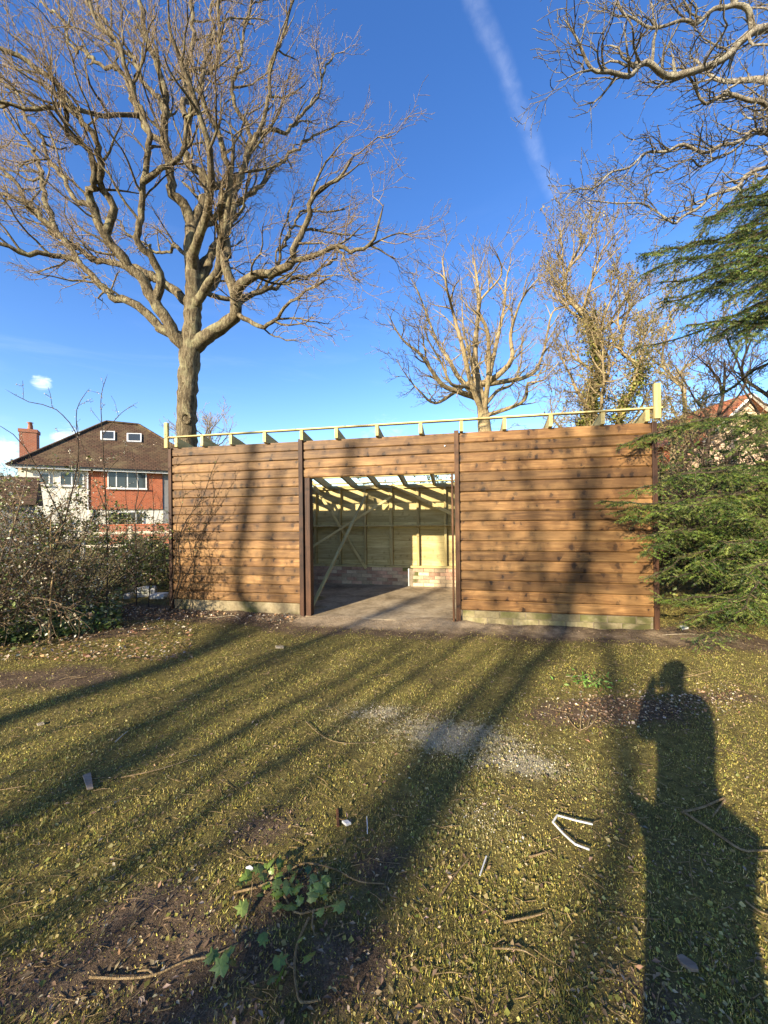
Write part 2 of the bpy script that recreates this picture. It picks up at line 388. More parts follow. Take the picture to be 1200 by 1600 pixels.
def plain(name, col, rough=.5, spec=.4, noise=.15, scale=6, metal=0):
    m, t, b = new_mat(name, rough, spec); q = NB(t); n = q.noise(q.coords('Object'), scale, 5, .6)
    q.l(q.ramp(n, [(.3, tuple(c * (1 - noise) for c in col)), (.7, tuple(min(.95, c * (1 + noise)) for c in col))]), b.inputs['Base Color']); b.inputs['Metallic'].default_value = metal
    q.bump(b, n, .1, .005); return m
M['white_plastic'] = plain('white_plastic', (.52, .51, .47), .45, .4, .3, 40)
M['white_paint'] = plain('white_paint', (.74, .74, .71), .5)
M['render_wall'] = plain('cream_render', (.66, .63, .54), .9, .2, .08, 1.5)
M['grey_wall'] = plain('dark_grey', (.2, .2, .2), .9, .2, .1, 1.5)
M['peach_wall'] = plain('peach_render', (.55, .40, .27), .9, .2, .15, 1.2)
M['fence_wood'] = plain('weathered_rail', (.42, .37, .29), .9, .2, .25, 5)
M['metal_strip'] = plain('galvanised_strip', (.55, .56, .57), .35, .5, .1, 10, .8)
m_, t_, b_ = new_mat('window_glass', .06, .6); b_.inputs['Base Color'].default_value = (.045, .055, .06, 1); M['glass'] = m_
m_, t_, b_ = new_mat('curtain', .9, .1); b_.inputs['Base Color'].default_value = (.3, .31, .3, 1); M['curtain'] = m_
m_, t_, b_ = new_mat('dark_fabric', .9, .1); b_.inputs['Base Color'].default_value = (.03, .035, .05, 1); M['coat'] = m_
m_, t_, b_ = new_mat('trouser_cloth', .9, .1); b_.inputs['Base Color'].default_value = (.05, .05, .055, 1); M['cloth'] = m_
m_, t_, b_ = new_mat('skin', .55, .3); b_.inputs['Base Color'].default_value = (.55, .34, .25, 1); M['skin'] = m_
m_, t_, b_ = new_mat('hair', .6, .3); b_.inputs['Base Color'].default_value = (.04, .025, .015, 1); M['hair'] = m_
m_, t_, b_ = new_mat('phone_black', .25, .5); b_.inputs['Base Color'].default_value = (.012, .012, .014, 1); M['phone'] = m_

def brickwall_mat(name, c1, c2, mor):
    m, t, b = new_mat(name, .85, .2); q = NB(t); br = q.n('ShaderNodeTexBrick'); mp = q.coords('Object')
    sw = q.n('ShaderNodeSeparateXYZ'); q.l(mp, sw.inputs[0]); cb = q.n('ShaderNodeCombineXYZ'); q.l(sw.outputs[0], cb.inputs[0]); q.l(sw.outputs[2], cb.inputs[1]); q.l(cb.outputs[0], br.inputs['Vector'])
    br.inputs['Color1'].default_value = (*c1, 1); br.inputs['Color2'].default_value = (*c2, 1); br.inputs['Mortar'].default_value = (*mor, 1)
    br.inputs['Scale'].default_value = 1; br.inputs['Brick Width'].default_value = .225; br.inputs['Row Height'].default_value = .09; br.inputs['Mortar Size'].default_value = .014
    n = q.noise(mp, 2, 5, .6); q.l(q.mix(q.rng(n, .3, .75, 0, .4), br.outputs[0], tuple(x * .6 for x in c1)), b.inputs['Base Color']); q.bump(b, br.outputs['Fac'], -.4, .01); return m
M['house_brick'] = brickwall_mat('house_brick', (.44, .11, .045), (.27, .065, .03), (.38, .2, .12))
M['chimney_brick'] = brickwall_mat('chimney_brick', (.34, .10, .05), (.24, .07, .04), (.3, .22, .16))

def tile_mat(name, c1, c2, lich):
    m, t, b = new_mat(name, .9, .2); q = NB(t); v = q.coords('UV'); br = q.n('ShaderNodeTexBrick'); q.l(v, br.inputs['Vector'])
    br.inputs['Color1'].default_value = (*c1, 1); br.inputs['Color2'].default_value = (*c2, 1); br.inputs['Mortar'].default_value = tuple(x * .35 for x in c1) + (1,)
    br.inputs['Scale'].default_value = 1; br.inputs['Brick Width'].default_value = .3; br.inputs['Row Height'].default_value = .2; br.inputs['Mortar Size'].default_value = .03
    n = q.noise(q.coords('Object'), .9, 7, .7, .4); c = q.mix(q.rng(n, .42, .7, 0, .6), br.outputs[0], lich); q.l(c, b.inputs['Base Color']); q.bump(b, br.outputs['Fac'], -.5, .02); return m
M['roof_tile'] = tile_mat('brown_roof_tile', (.115, .066, .040), (.07, .042, .028), (.16, .125, .065))
M['red_tile'] = tile_mat('red_roof_tile', (.42, .15, .07), (.33, .11, .055), (.26, .17, .09))

# ground: moss, thin grass and earth; bare and dusty places carried by two mesh attributes
m, t, b = new_mat('lawn_soil', .95, .15); q = NB(t); v = q.coords('Object')
n1 = q.noise(v, 1.6, 8, .65, .4); n2 = q.noise(v, 22, 6, .7, .3); n3 = q.noise(v, 130, 4, .7); n4 = q.noise(v, 6, 6, .65)
cm = q.ramp(n2, [(.3, (.07, .052, .02)), (.48, (.16, .13, .036)), (.62, (.25, .20, .06)), (.8, (.36, .28, .11))])
cm = q.mix(q.rng(n1, .4, .7, 0, .6), cm, (.11, .085, .035))
cs = q.ramp(n4, [(.3, (.055, .036, .021)), (.55, (.125, .084, .05)), (.75, (.22, .155, .095))])
cs = q.mix(q.rng(n3, .45, .75, 0, .55), cs, (.28, .20, .13))
at = q.n('ShaderNodeAttribute', attribute_name='soil'); ad = q.n('ShaderNodeAttribute', attribute_name='dust')
fs = q.rng(q.math('ADD', at.outputs['Fac'], q.math('MULTIPLY', q.math('SUBTRACT', n2, .5), .9)), .35, .65)
c = q.mix(fs, cm, cs)
at2 = q.n('ShaderNodeAttribute', attribute_name='tan'); c = q.mix(q.rng(q.math('ADD', at2.outputs['Fac'], q.math('MULTIPLY', q.math('SUBTRACT', n4, .5), .6)), .2, .8, 0, .85), c, q.ramp(n4, [(.3, (.30, .22, .13)), (.7, (.48, .37, .235))]))
fd = q.rng(q.math('ADD', ad.outputs['Fac'], q.math('MULTIPLY', q.math('SUBTRACT', n2, .5), 1.8)), .4, .9, 0, .65)
c = q.mix(fd, c, (.46, .40, .28)); c = q.mix(q.rng(n3, .3, .6, .35, 0), c, (.03, .025, .015))
q.l(c, b.inputs['Base Color']); q.bump(b, q.math('ADD', n2, q.math('MULTIPLY', n3, .5)), .9, .03); M['ground'] = m

# ------------------------------------------------------------------ ground
SH = Vector((-3.52, 6.33, 0)); TV = Vector((.9788, -.2048, 0)); NV = Vector((.2048, .9788, 0))   # shed corner, along, inwards
SH_RZ = math.atan2(TV.y, TV.x); SH_L, SH_D = 7.13, 2.75
def axis(lo, hi, st, far):
    a = list(np.arange(lo, hi + 1e-6, st)); s = st; x = hi; up = []
    while x < far: s *= 1.35; x += s; up.append(x)
    s = st; x = lo; dn = []
    while x > -far: s *= 1.35; x -= s; dn.append(x)
    return np.array(dn[::-1] + a + up)
gx, gy = axis(-6, 6, .08, 900), axis(.3, 7.5, .08, 900)
XX, YY = np.meshgrid(gx, gy); ZZ = zg(XX, YY)
def lump(x, y, c, rx, ry, ang=0.0):
    dx, dy = x - c[0], y - c[1]; ca, sa = math.cos(ang), math.sin(ang)
    return np.exp(-(((dx * ca + dy * sa) / rx) ** 2 + ((-dx * sa + dy * ca) / ry) ** 2))
def fbm(x, y, s, k=0.0):
    r = 0
    for i in range(4):
        f = s * 1.9 ** i; r = r + np.sin(f * x * 1.1 + 3.1 * i + k + 1.3 * np.sin(f * y * .7 + i)) * np.cos(f * y + 1.7 * i + 1.1 * np.sin(f * .8 * x + k)) / 1.6 ** i
    return r / 2.2
def soil_f(x, y):
    u = (x - SH.x) * TV.x + (y - SH.y) * TV.y; dd = -((x - SH.x) * NV.x + (y - SH.y) * NV.y)   # in front of the shed
    s = np.clip(1.15 - np.abs(dd - .15) / .62, 0, 1) * (u > -1.2) * (u < 8.2)
    s = np.maximum(s, np.where((u > 2.0) & (u < 5.0), np.clip(1.3 - (dd - .1) / .75, 0, 1) * (dd > -.1), 0))
    for (px, py, rx, ry, a) in ((960, 1110, .75, .22, 1), (640, 1120, .4, .2, .4), (230, 1440, .28, .16, .9), (330, 1500, .4, .13, .9), (90, 1530, .35, .12, .8), (600, 1350, .22, .2, .6), (700, 1600, .3, .12, .7), (420, 1290, .25, .2, .5), (1110, 1090, .5, .15, .8), (440, 1400, .2, .15, .8), (40, 1060, 1.0, .3, .8), (180, 985, .8, .35, .9), (560, 1500, .35, .2, .7), (260, 1600, .4, .15, .8), (1000, 1560, .3, .15, .5), (900, 1500, .3, .1, .4)):
        g = G(px, py); s = np.maximum(s, a * lump(x, y, g, rx, ry))
    return np.clip(s + .2 * fbm(x, y, 2.3) + .16 * fbm(x, y, 6.1, 5.0) + .06, 0, 1)
DC = [(G(700, 1150), .62, .26, -.25, 1.0), (G(590, 1115), .35, .14, -.1, .75), (G(800, 1190), .42, .16, -.3, .85), (G(770, 1280), .22, .2, 0, .35), (G(1090, 975), .3, .2, 0, .2)]
def dust_f(x, y):
    s = 0
    for c, rx, ry, a, k in DC: s = np.maximum(s, k * lump(x, y, c, rx, ry, a))
    return np.clip(s * (1 + .55 * fbm(x, y, 5.5, 2.0)), 0, 1)
nx, ny = len(gx), len(gy)
V = np.stack([XX, YY, ZZ], -1).reshape(-1, 3)
i = (np.arange(ny - 1)[:, None] * nx + np.arange(nx - 1)[None, :]).ravel()
me = np_mesh('ground', V, np.stack([i, i + 1, i + nx + 1, i + nx], 1), smooth=True)
def tan_f(x, y):
    u = (x - SH.x) * TV.x + (y - SH.y) * TV.y; dd = -((x - SH.x) * NV.x + (y - SH.y) * NV.y)
    s = np.clip(1.25 - np.abs(u - 3.4) / 1.5, 0, 1) * np.clip(1.2 - dd / .55, 0, 1) + .5 * np.clip(1.15 - np.abs(dd - .22) / .45, 0, 1) * (u > 4.4) * (u < 7.9) + .32 * np.clip(1.1 - np.abs(dd - .2) / .4, 0, 1) * (u > -1.) * (u <= 4.4)
    return np.clip(s * (1 + .35 * fbm(x, y, 3.7)), 0, 1)
for nm, f in (('soil', soil_f), ('dust', dust_f), ('tan', tan_f)):
    a = me.attributes.new(nm, 'FLOAT', 'POINT'); near = (np.hypot(V[:, 0], V[:, 1]) < 14)
    a.data.foreach_set('value', np.where(near, f(V[:, 0], V[:, 1]), 0).astype(np.float32))
tag(link('ground', me, M['ground']), None, None, kind='structure')

# ------------------------------------------------------------------ the shed
shed = thing('timber_shed', 'unfinished brown timber shed with wide doorway and open roof frame', 'shed', SH, SH_RZ)
def sloc(u, d, z): return SH + TV * u + NV * d + Vector((0, 0, z))
def to_local(p): p = Vector(p) - SH; return Vector((p.dot(TV), p.dot(NV), p.z))
def Pw(px, py, d):                                   # pixel ray meets the plane d metres inside the shed front
    r = ray(px, py); c = Vector((0, 0, CAM_H)); tt = (d - (c - SH).dot(NV)) / r.dot(NV); return to_local(c + r * tt)
BZ0, BP, NBRD = .19, .1367, 18
def board_mesh(L, flip=1):
    prof = [(0.0, .018), (-.0035, .018), (-.0035, .002), (-.006, .002), (-.0225, .019), (-.0225, .1165), (-.0205, .1205), (-.0025, .1215), (-.0015, .150), (0.0, .150)]
    mb = MB(); K = 8; rings = []
    for k in range(K + 1):
        x = L * k / K; rings.append([(x, y * flip + 0, z) for y, z in prof])
    n = len(prof)
    for rg in rings: mb.v += rg
    for k in range(K):
        for j in range(n): mb.f.append((k * n + j, k * n + (j + 1) % n, (k + 1) * n + (j + 1) % n, (k + 1) * n + j))
    mb.f.append(tuple(range(n))); mb.f.append(tuple(range(K * n, K * n + n))[::-1])
    return mb.mesh('cladding_board')
bmA, bmB, bmC, bmD = board_mesh(2.25), board_mesh(2.43), board_mesh(2.29), board_mesh(7.0, -1)
bmE = board_mesh(2.6)
brnd = random.Random(3)
def place_board(me_, u, d, z, rz=0.0):
    o = link('cladding_board', me_, M['clad'], shed); o.location = (u + brnd.uniform(-.002, .002), d + brnd.uniform(-.002, .002), z + brnd.uniform(-.0015, .0015))
    o.rotation_euler = (brnd.uniform(-.008, .008), brnd.uniform(-.0008, .0008), rz); return o
for k in range(NBRD):
    z = BZ0 + k * BP
    place_board(bmA, .05, 0, z); place_board(bmB, 4.655, 0, z)
    if z > 2.05: place_board(bmC, 2.335, 0.0, z)
    if z < 2.6:
        o = place_board(bmE, 0.012, SH_D, z, -math.pi / 2); o = place_board(bmE, SH_L - .012, .14, z, math.pi / 2)
nb_back = 13
for k in range(nb_back):
    o = link('back_board', bmD, M['green_pine'], shed); o.location = (.06, SH_D - .055 + brnd.uniform(-.002, .002), .385 + k * BP); o.rotation_euler = (brnd.uniform(-.006, .006), 0, 0)
# posts and trim
def part(name, mat, x0, x1, y0, y1, z0, z1, bev=.004, parent=shed):
    cx, cy, cz = (x0 + x1) / 2, (y0 + y1) / 2, z0
    o = MB().box(x0 - cx, x1 - cx, y0 - cy, y1 - cy, 0, z1 - z0).build(name, mat, parent, bev); o.location = (cx, cy, cz); return o
part('corner_trim', M['dark_post'], .0, .058, -.045, .03, .03, 2.66)
part('corner_trim', M['dark_post'], 7.072, 7.13, -.045, .03, .0, 2.66)
part('door_post', M['dark_post'], 2.29, 2.357, -.055, .06, .0, 2.69)
part('door_jamb', M['dark_post'], 2.374, 2.455, -.02, .10, .0, 2.105)
part('door_post', M['raw_post'], 4.614, 4.676, -.055, .06, .0, 2.69)
part('door_jamb', M['raw_post'], 4.565, 4.592, -.015, .10, .0, 2.105)
part('lintel_beam', M['green_pine'], 2.3, 4.66, .035, .10, 2.11, 2.25)
part('knob', M['metal_strip'], 4.475, 4.495, -.045, -.023, 2.475, 2.495)
# wall plates, studs of the front walls (behind the cladding)
for u0, u1 in ((.06, 2.27), (4.69, 7.07)):
    part('sole_plate', M['green_pine'], u0, u1, .006, .10, .19, .235)
part('wall_plate', M['green_pine'], .06, 7.07, .006, .10, 2.585, 2.63)
for u in (.1, .7, 1.3, 1.9, 4.8, 5.4, 6.0, 6.6, 7.02): part('stud', M['green_pine_z'], u - .022, u + .022, .008, .10, .237, 2.583)
# rafters fall to the back; battens lie on top of them
SL = (2.655 - 2.10) / (SH_D - .02)
def zr(d): return 2.655 - SL * d                     # underside of the rafters
rf = MB(); rf.quad_box([(-.0235, -.07, zr(-.07)), (.0235, -.07, zr(-.07)), (.0235, 3.05, zr(3.05)), (-.0235, 3.05, zr(3.05)), (-.0235, -.07, zr(-.07) + .15), (.0235, -.07, zr(-.07) + .15), (.0235, 3.05, zr(3.05) + .15), (-.0235, 3.05, zr(3.05) + .15)])
rfm = rf.mesh('rafter')
RAF = [to_local(P(px, 690, 5)) for px in (1,)]
rafu = []
for px in (271, 313, 361, 414, 472, 530, 590, 655, 719, 786, 859, 936, 1012):
    r = ray(px, 680); c = Vector((0, 0, CAM_H)); tt = (-.07 - (c - SH).dot(NV)) / r.dot(NV); rafu.append(to_local(c + r * tt).x)
for u in rafu:
    o = link('rafter', rfm, M['green_pine_y'], shed); o.location = (u + brnd.uniform(-.004, .004), brnd.uniform(-.012, .012), brnd.uniform(-.004, .004)); o.rotation_euler = (0, brnd.uniform(-.02, .02), brnd.uniform(-.012, .012))
for k, d in enumerate((-.055, 1.95, 2.4, 2.85)):
    zz = zr(d) + .152
    o = MB().bar((-3.58, 0, 0), (3.62, 0, 0), .045, .022).build('roof_batten', M['green_pine'], shed, .002); o.location = (SH_L / 2, d, zz + .011); o.rotation_euler = (-math.atan(SL), brnd.uniform(-.0015, .0015), 0)
part('verge_post', M['green_pine_z'], -.035, .03, -.085, -.04, 2.66, 3.07, .003)
part('verge_post', M['green_pine_z'], 7.075, 7.15, -.11, -.062, 2.69, 3.13, .003)
# back wall: studs, rails, plates
SP = SH_D - .10
bs = [3.2 + .575 * k for k in range(-5, 7)]
for j, u in enumerate(bs):
    w2 = .036 if j == 5 else .025
    part('back_stud', M['green_pine_z'], u - w2, u + w2, SP - .05, SP + .043, .435, 2.085)
part('mid_rail', M['green_pine'], .06, 7.07, SP - .10, SP + .041, 1.27, 1.302)
part('back_sole_plate', M['green_pine'], .06, 7.07, SP - .035, SP + .05, .385, .43)
part('back_top_plate', M['green_pine'], .06, 7.07, SP - .025, SP + .044, 2.088, 2.135)
# braces
def brace(a, b_, wd=.05, th=.022, mat='green_pine', up=(0, 1, 0)):
    a, b_ = Vector(a), Vector(b_); dv = b_ - a; L = dv.length
    o = MB().box(0, L, -th / 2, th / 2, -wd / 2, wd / 2).build('brace', M[mat], shed, .002)
    o.location = a; xx = dv.normalized(); yy = Vector(up); zz = xx.cross(yy).normalized(); yy = zz.cross(xx)
    o.rotation_euler = Matrix((xx, yy, zz)).transposed().to_euler(); return o
brace(Pw(483, 957, .16) , Pw(573, 771, 2.44), .055, .028)
brace(Pw(487, 752, 2.30), Pw(572, 888, 2.58), .06, .022)
brace(Pw(476, 862, 1.7), Pw(612, 776, 2.58), .045, .03)
brace(Pw(612, 757, 2.585), Pw(716, 808, 2.585), .07, .022)
# floor, plinths, bricks
part('floor_slab', M['concrete'], .0, SH_L, -.03, SH_D, -.1, .012, .008)
part('front_plinth', M['render_plinth'], .03, 2.27, -.006, .1, -.05, .188, .012)
part('plinth_mortar', M['mortar'], 4.69, 7.09, .001, .1, -.05, .187, .004)
blm = MB().box(.004, .326, -.009, .06, .003, .088).mesh('block'); blh = MB().box(.004, .164, -.009, .06, .003, .088).mesh('half_block')
for row in range(2):
    u = 4.70
    if row:
        o = link('block', blh, M['block'], shed); o.location = (u, 0, .004 + .092 * row); u += .168
    while u < 6.95:
        o = link('block', blm if u + .33 < 7.1 else blh, M['block'], shed); o.location = (u, brnd.uniform(-.004, .003), .004 + .092 * row); o.rotation_euler = (0, 0, brnd.uniform(-.01, .01)); u += .335
BY = SH_D - .17
part('brick_mortar', M['mortar'], .06, 3.59, BY + .008, SH_D - .02, .0, .383, .002)
part('brick_mortar', M['mortar'], 3.6, 7.07, BY - .082, SH_D - .02, .0, .383, .002)
bkm = MB().box(0, .215, 0, .1, 0, .065).mesh('brick')
bkp = bkm.copy(); bkm.materials.append(M['brick']); bkp.materials.append(M['brick_pale'])
for row in range(5):
    u = .07 - (.112 if row % 2 else 0)
    while u < 7.0:
        if u > .06 and not (3.38 < u < 3.6):
            o = link('brick', bkp if brnd.random() < .38 else bkm, None, shed)
            o.location = (u, (BY if u < 3.5 else BY - .09) + brnd.uniform(-.003, .003), .026 + row * .0745); o.rotation_euler = (0, 0, brnd.uniform(-.008, .008))
        u += .2255
part('steel_angle', M['metal_strip'], 3.575, 3.6, BY - .1, BY - .02, .024, .39, .001)
for d in (0.0, SH_D - .1):                            # foundation course at the sides
    pass
for u in (.0, SH_L - .1): part('side_plinth', M['render_plinth'], u + .002, u + .098, .102, SH_D - .02, -.05, .187, .01)

# ------------------------------------------------------------------ trees
def scat(chains, dens, spread, lo=0.0):
    out = []
    for p, _ in chains:
        for a, b in zip(p[:-1], p[1:]):
            n = (b - a).length * dens; n = int(n) + (rnd.random() < n - int(n))
            for _k in range(n): out.append(a.lerp(b, rnd.random()) + rvec() * spread)
    return out

def finish_tree(root, C, limbs, mats, origin):
    tube_obj('trunk', limbs, 10, M[mats[0]], root, origin)
    big = [c for l in C for c in C[l] if c[1][0] > .022]; small = [c for l in C for c in C[l] if c[1][0] <= .022]
    if big: tube_obj('branches', big, 6, M[mats[0]], root, origin)['kind'] = 'stuff'
    if small: o = tube_obj('twigs', small, 3, M[mats[1]], root, origin); o['kind'] = 'stuff'

# the large bare oak behind the shed: main limbs laid out one by one (crop coordinates of the photograph, x0.5333)
Z0 = 10.6
oak = thing('oak_tree', 'large bare oak with thick winding limbs behind left end of shed', 'tree', P(293, 800, Z0) * 1.0)
oak.location.z = 0
def limb(pts, r0, r1, z0=0.0, z1=0.0):
    k = .53333; n = len(pts); o = []; rr = []
    for i_, (cx, cy) in enumerate(pts):
        f = i_ / (n - 1); o.append(P(cx * k, cy * k, Z0 + z0 + (z1 - z0) * f)); rr.append((r0 + (r1 - r0) * f ** .75) * .82 * k / F * Z0)
        
    o, rr = resample(o, rr, .16); n = len(o); w1 = rvec(); w2 = rvec()
    for i_ in range(1, n): f = min(1, i_ / 6); o[i_] = o[i_] + (w1 * math.sin(i_ * .55 + w1.x * 3) + w2 * math.sin(i_ * .23 + w2.y * 3) * 1.4 + rvec() * .5) * .055 * f
    return o, rr
def snap(ch, pool):
    """join a limb to the one it leaves: move its foot onto the nearest limb seen at that spot"""
    o, rr = ch; c0 = Vector((0, 0, CAM_H)); d0 = (o[0] - c0).normalized(); best = None
    for pts, _r in pool:
        for p in pts:
            e = (p - c0).normalized().dot(d0)
            if best is None or e > best[0]: best = (e, p)
    sh = best[1] - o[0]; m = max(2, int(len(o) * .45))
    return [p + sh * max(0, 1 - i_ / m) for i_, p in enumerate(o)], rr
LB = []
tb = Vector((oak.location.x, oak.location.y, -.1))
tp = [P(c[0] * .53333, c[1] * .53333, Z0) for c in ((548, 1290), (547, 1200), (552, 1110), (557, 1040), (562, 960), (567, 880), (565, 800), (560, 730), (565, 655))]
trunk = resample([tb, tb + Vector((0, 0, .5))] + tp, [x * .53333 / F * Z0 for x in (42, 32, 27, 26.5, 27, 28, 25, 23, 21, 20, 18)], .14)
LB.append(trunk)
spec = [
 ([(563, 1030), (610, 985), (660, 945), (692, 925), (690, 870), (710, 835), (760, 808), (830, 795), (862, 768), (880, 690), (910, 600), (940, 550), (985, 520), (1040, 450)], 27, 3, 0, -2.2),
 ([(860, 775), (940, 765), (1000, 735), (1080, 720), (1110, 660), (1135, 590)], 9, 2.5, -1.3, -2.4),
 ([(692, 905), (740, 868), (790, 850), (860, 810), (930, 790), (1000, 740)], 11, 3, -.4, .9),
 ([(690, 920), (760, 940), (800, 945), (830, 900), (890, 860), (965, 820)], 9, 2.5, -.4, -2.2),
 ([(695, 865), (670, 770), (655, 690), (655, 600), (682, 530), (660, 480), (640, 425), (600, 330), (610, 200), (640, 60), (650, -90)], 17, 4, -.5, -1.6),
 ([(590, 860), (630, 790), (655, 735), (690, 640), (700, 550), (722, 470), (730, 380), (690, 310), (680, 240), (705, 160), (720, 60), (760, -60)], 16, 4, .2, 1.3),
 ([(570, 700), (600, 670), (640, 635), (700, 600), (760, 550), (810, 490), (870, 430), (930, 390), (1000, 360)], 14, 3, 0, 2.4),
 ([(565, 665), (540, 600), (503, 572), (490, 510), (485, 420), (490, 340), (480, 250), (450, 150), (420, 60), (390, -20), (370, -120)], 20, 5, 0, -1.0),
 ([(565, 665), (590, 600), (610, 545), (592, 510), (555, 480), (550, 400), (560, 300), (550, 200), (572, 100), (560, 0), (568, -120)], 19, 5, 0, 1.2),
 ([(600, 550), (680, 530), (720, 450), (762, 385), (850, 380), (900, 320), (950, 240), (960, 150)], 13, 3, .1, 1.8),
 ([(562, 1025), (520, 990), (480, 920), (430, 860), (380, 790), (320, 700), (280, 620), (270, 560), (292, 540), (275, 450), (200, 390), (175, 300), (120, 190)], 25, 4, 0, -2.0),
 ([(322, 702), (343, 620), (312, 560), (295, 500), (290, 420), (250, 350), (180, 250), (100, 200), (0, 150), (-90, 60)], 13, 5, -1.0, -2.4),
 ([(555, 985), (470, 960), (390, 900), (330, 870), (270, 810), (240, 750), (160, 680), (90, 610), (30, 570), (-60, 555)], 19, 5, 0, 1.2),
 ([(245, 752), (140, 745), (60, 730), (0, 700), (-80, 690)], 11, 5, .6, -.6),
 ([(160, 680), (112, 560), (122, 480), (100, 410), (50, 375), (-20, 300)], 10, 3, .9, 1.6),
 ([(560, 900), (490, 840), (440, 810), (350, 780), (280, 760), (200, 700), (100, 640), (30, 520), (-10, 440), (-60, 380)], 17, 5, 0, 2.4),
 ([(448, 880), (466, 820), (440, 750), (415, 718), (430, 640), (435, 540), (425, 440), (410, 350), (370, 260), (340, 150), (300, 50), (270, -70)], 15, 4, -.5, -2.0),
 ([(432, 540), (500, 480), (540, 440), (545, 350), (580, 320), (600, 240)], 9, 3, -1.2, -1.8),
 ([(485, 420), (420, 330), (350, 240), (270, 160), (200, 100), (110, 10)], 10, 4, -.3, 1.8),
 ([(408, 350), (300, 340), (200, 310), (100, 322), (0, 290), (-80, 300)], 8, 4, -1.2, -2.6),
 ([(722, 455), (780, 330), (790, 200), (830, 100), (862, -20), (900, -100)], 9, 3, .9, .2),
 ([(520, 340), (535, 240), (600, 150), (640, 20), (700, -90)], 9, 3, -.8, 2.2),
 ([(280, 620), (200, 560), (130, 430), (60, 300), (-20, 210)], 9, 3, -1.0, .8),
 ([(490, 340), (400, 200), (300, 60), (220, -60)], 9, 4, -.6, .9),
 ([(600, 860), (640, 880), (720, 890), (790, 830), (840, 720), (870, 640), (930, 620), (1010, 610)], 11, 3, .2, 2.5),
 ([(560, 760), (520, 720), (470, 740), (400, 700), (340, 640)], 8, 3, .1, 2.8),
]
for s in spec:
    LB.append(snap(limb(*s), LB))
# limbs towards and away from the viewer, which the photograph foreshortens
oc = Vector((oak.location.x, Z0, 8.2))
for a in range(4):
    q0 = trunk[0][int(len(trunk[0]) * rnd.uniform(.62, .97))]; an = R(80 + 50 * (a % 2 * 2 - 1) * rnd.random() + (180 if a % 2 else 0))
    pp, rr = wander(q0, (math.cos(an), math.sin(an), .8), rnd.uniform(4, 5.5), 26, .22, .03, .13, .03); LB.append((pp, rr))
C = {}
prm = dict(levels=4, dens={1: 1.7, 2: 3.1, 3: 4.3, 4: 5.2}, len={1: 2.0, 2: 1.1, 3: .62, 4: .34}, jit=.40, up={1: .06, 2: .05, 3: .06, 4: .05}, out=.42, t0={1: .22, 2: .2, 3: .15, 4: .2}, rmin=.0042, r={1: .034, 2: .015, 3: .0072, 4: .005}, seg={1: .2, 2: .2, 3: .17, 4: .13})
for l in LB[1:]: grow(C, l[0], l[1], 1, prm, oc)
finish_tree(oak, C, LB, ('oak_bark', 'oak_twig'), oak.location)
# two old branch scars on the trunk
for cx, cy, rr in ((545, 1225, .12),):
    c_ = P(cx * .5333, cy * .5333, Z0 - .235); tor = []
    for k in range(11):
        a = k / 10 * 2 * math.pi; tor.append(c_ + Vector((math.cos(a) * rr, -.02 * math.sin(a), math.sin(a) * rr * 1.15)))
    tube_obj('branch_scar', [(tor, [.045] * 11)], 8, M['oak_bark'], oak, oak.location)

def wild_tree(name, label, base, h, tr, crown_r, seed, mats, nl=9, lean=(0, 0), cz=.35, up0=.10, prm_over=None, forks=None, group=None, clear=.28, el0=.35):
    global rnd
    rnd = random.Random(seed)
    base = Vector(base); t = thing(name, label, 'tree', (base.x, base.y, 0), 0, group)
    top = base + Vector((lean[0], lean[1], h * .8)); pts = [base + Vector((0, 0, -.1))]
    for k in range(1, 8):
        pts.append((base + Vector((0, 0, -.1))).lerp(top, k / 7) + Vector((rnd.gauss(0, 1), rnd.gauss(0, 1), 0)) * h * .012 * k ** .5)
    tk = resample(pts, [tr * (1.25 if k == 0 else 1 - .85 * k / 7) for k in range(8)], h * .02)
    LBs = [tk]; cen = base + Vector((lean[0] * .6, lean[1] * .6, h * (cz + .2)))
    for a in range(nl):
        f = clear + (.95 - clear) * (a + .5 * rnd.random()) / nl; q0 = tk[0][int(len(tk[0]) * f)]; an = a * 2.4 + rnd.uniform(-.5, .5)
        L = crown_r * rnd.uniform(.8, 1.15) * (1.15 - .55 * f); el = el0 + .9 * f
        LBs.append(wander(q0, (math.cos(an), math.sin(an), el), L, max(10, int(L / .3)), .26, up0 * .5, tr * (.42 - .25 * f), tr * .05))
    C = {}; p_ = dict(levels=4, dens={1: 1.5, 2: 2.4, 3: 3.0, 4: 3.2}, len={1: crown_r * .5, 2: crown_r * .26, 3: crown_r * .13, 4: crown_r * .075}, jit=.34, up={1: up0, 2: up0 * .8, 3: up0 * .8, 4: up0 * .6}, out=.3, t0={1: .15, 2: .15, 3: .1, 4: .1}, rmin=.006, r={1: tr * .13, 2: .017, 3: .010, 4: .007}, seg={1: .35, 2: .28, 3: .22, 4: .18})
    p_.update(prm_over or {})
    for l in LBs: grow(C, l[0], l[1], 1, p_, cen)
    finish_tree(t, C, LBs, mats, (base.x, base.y, 0)); return t, LBs, C

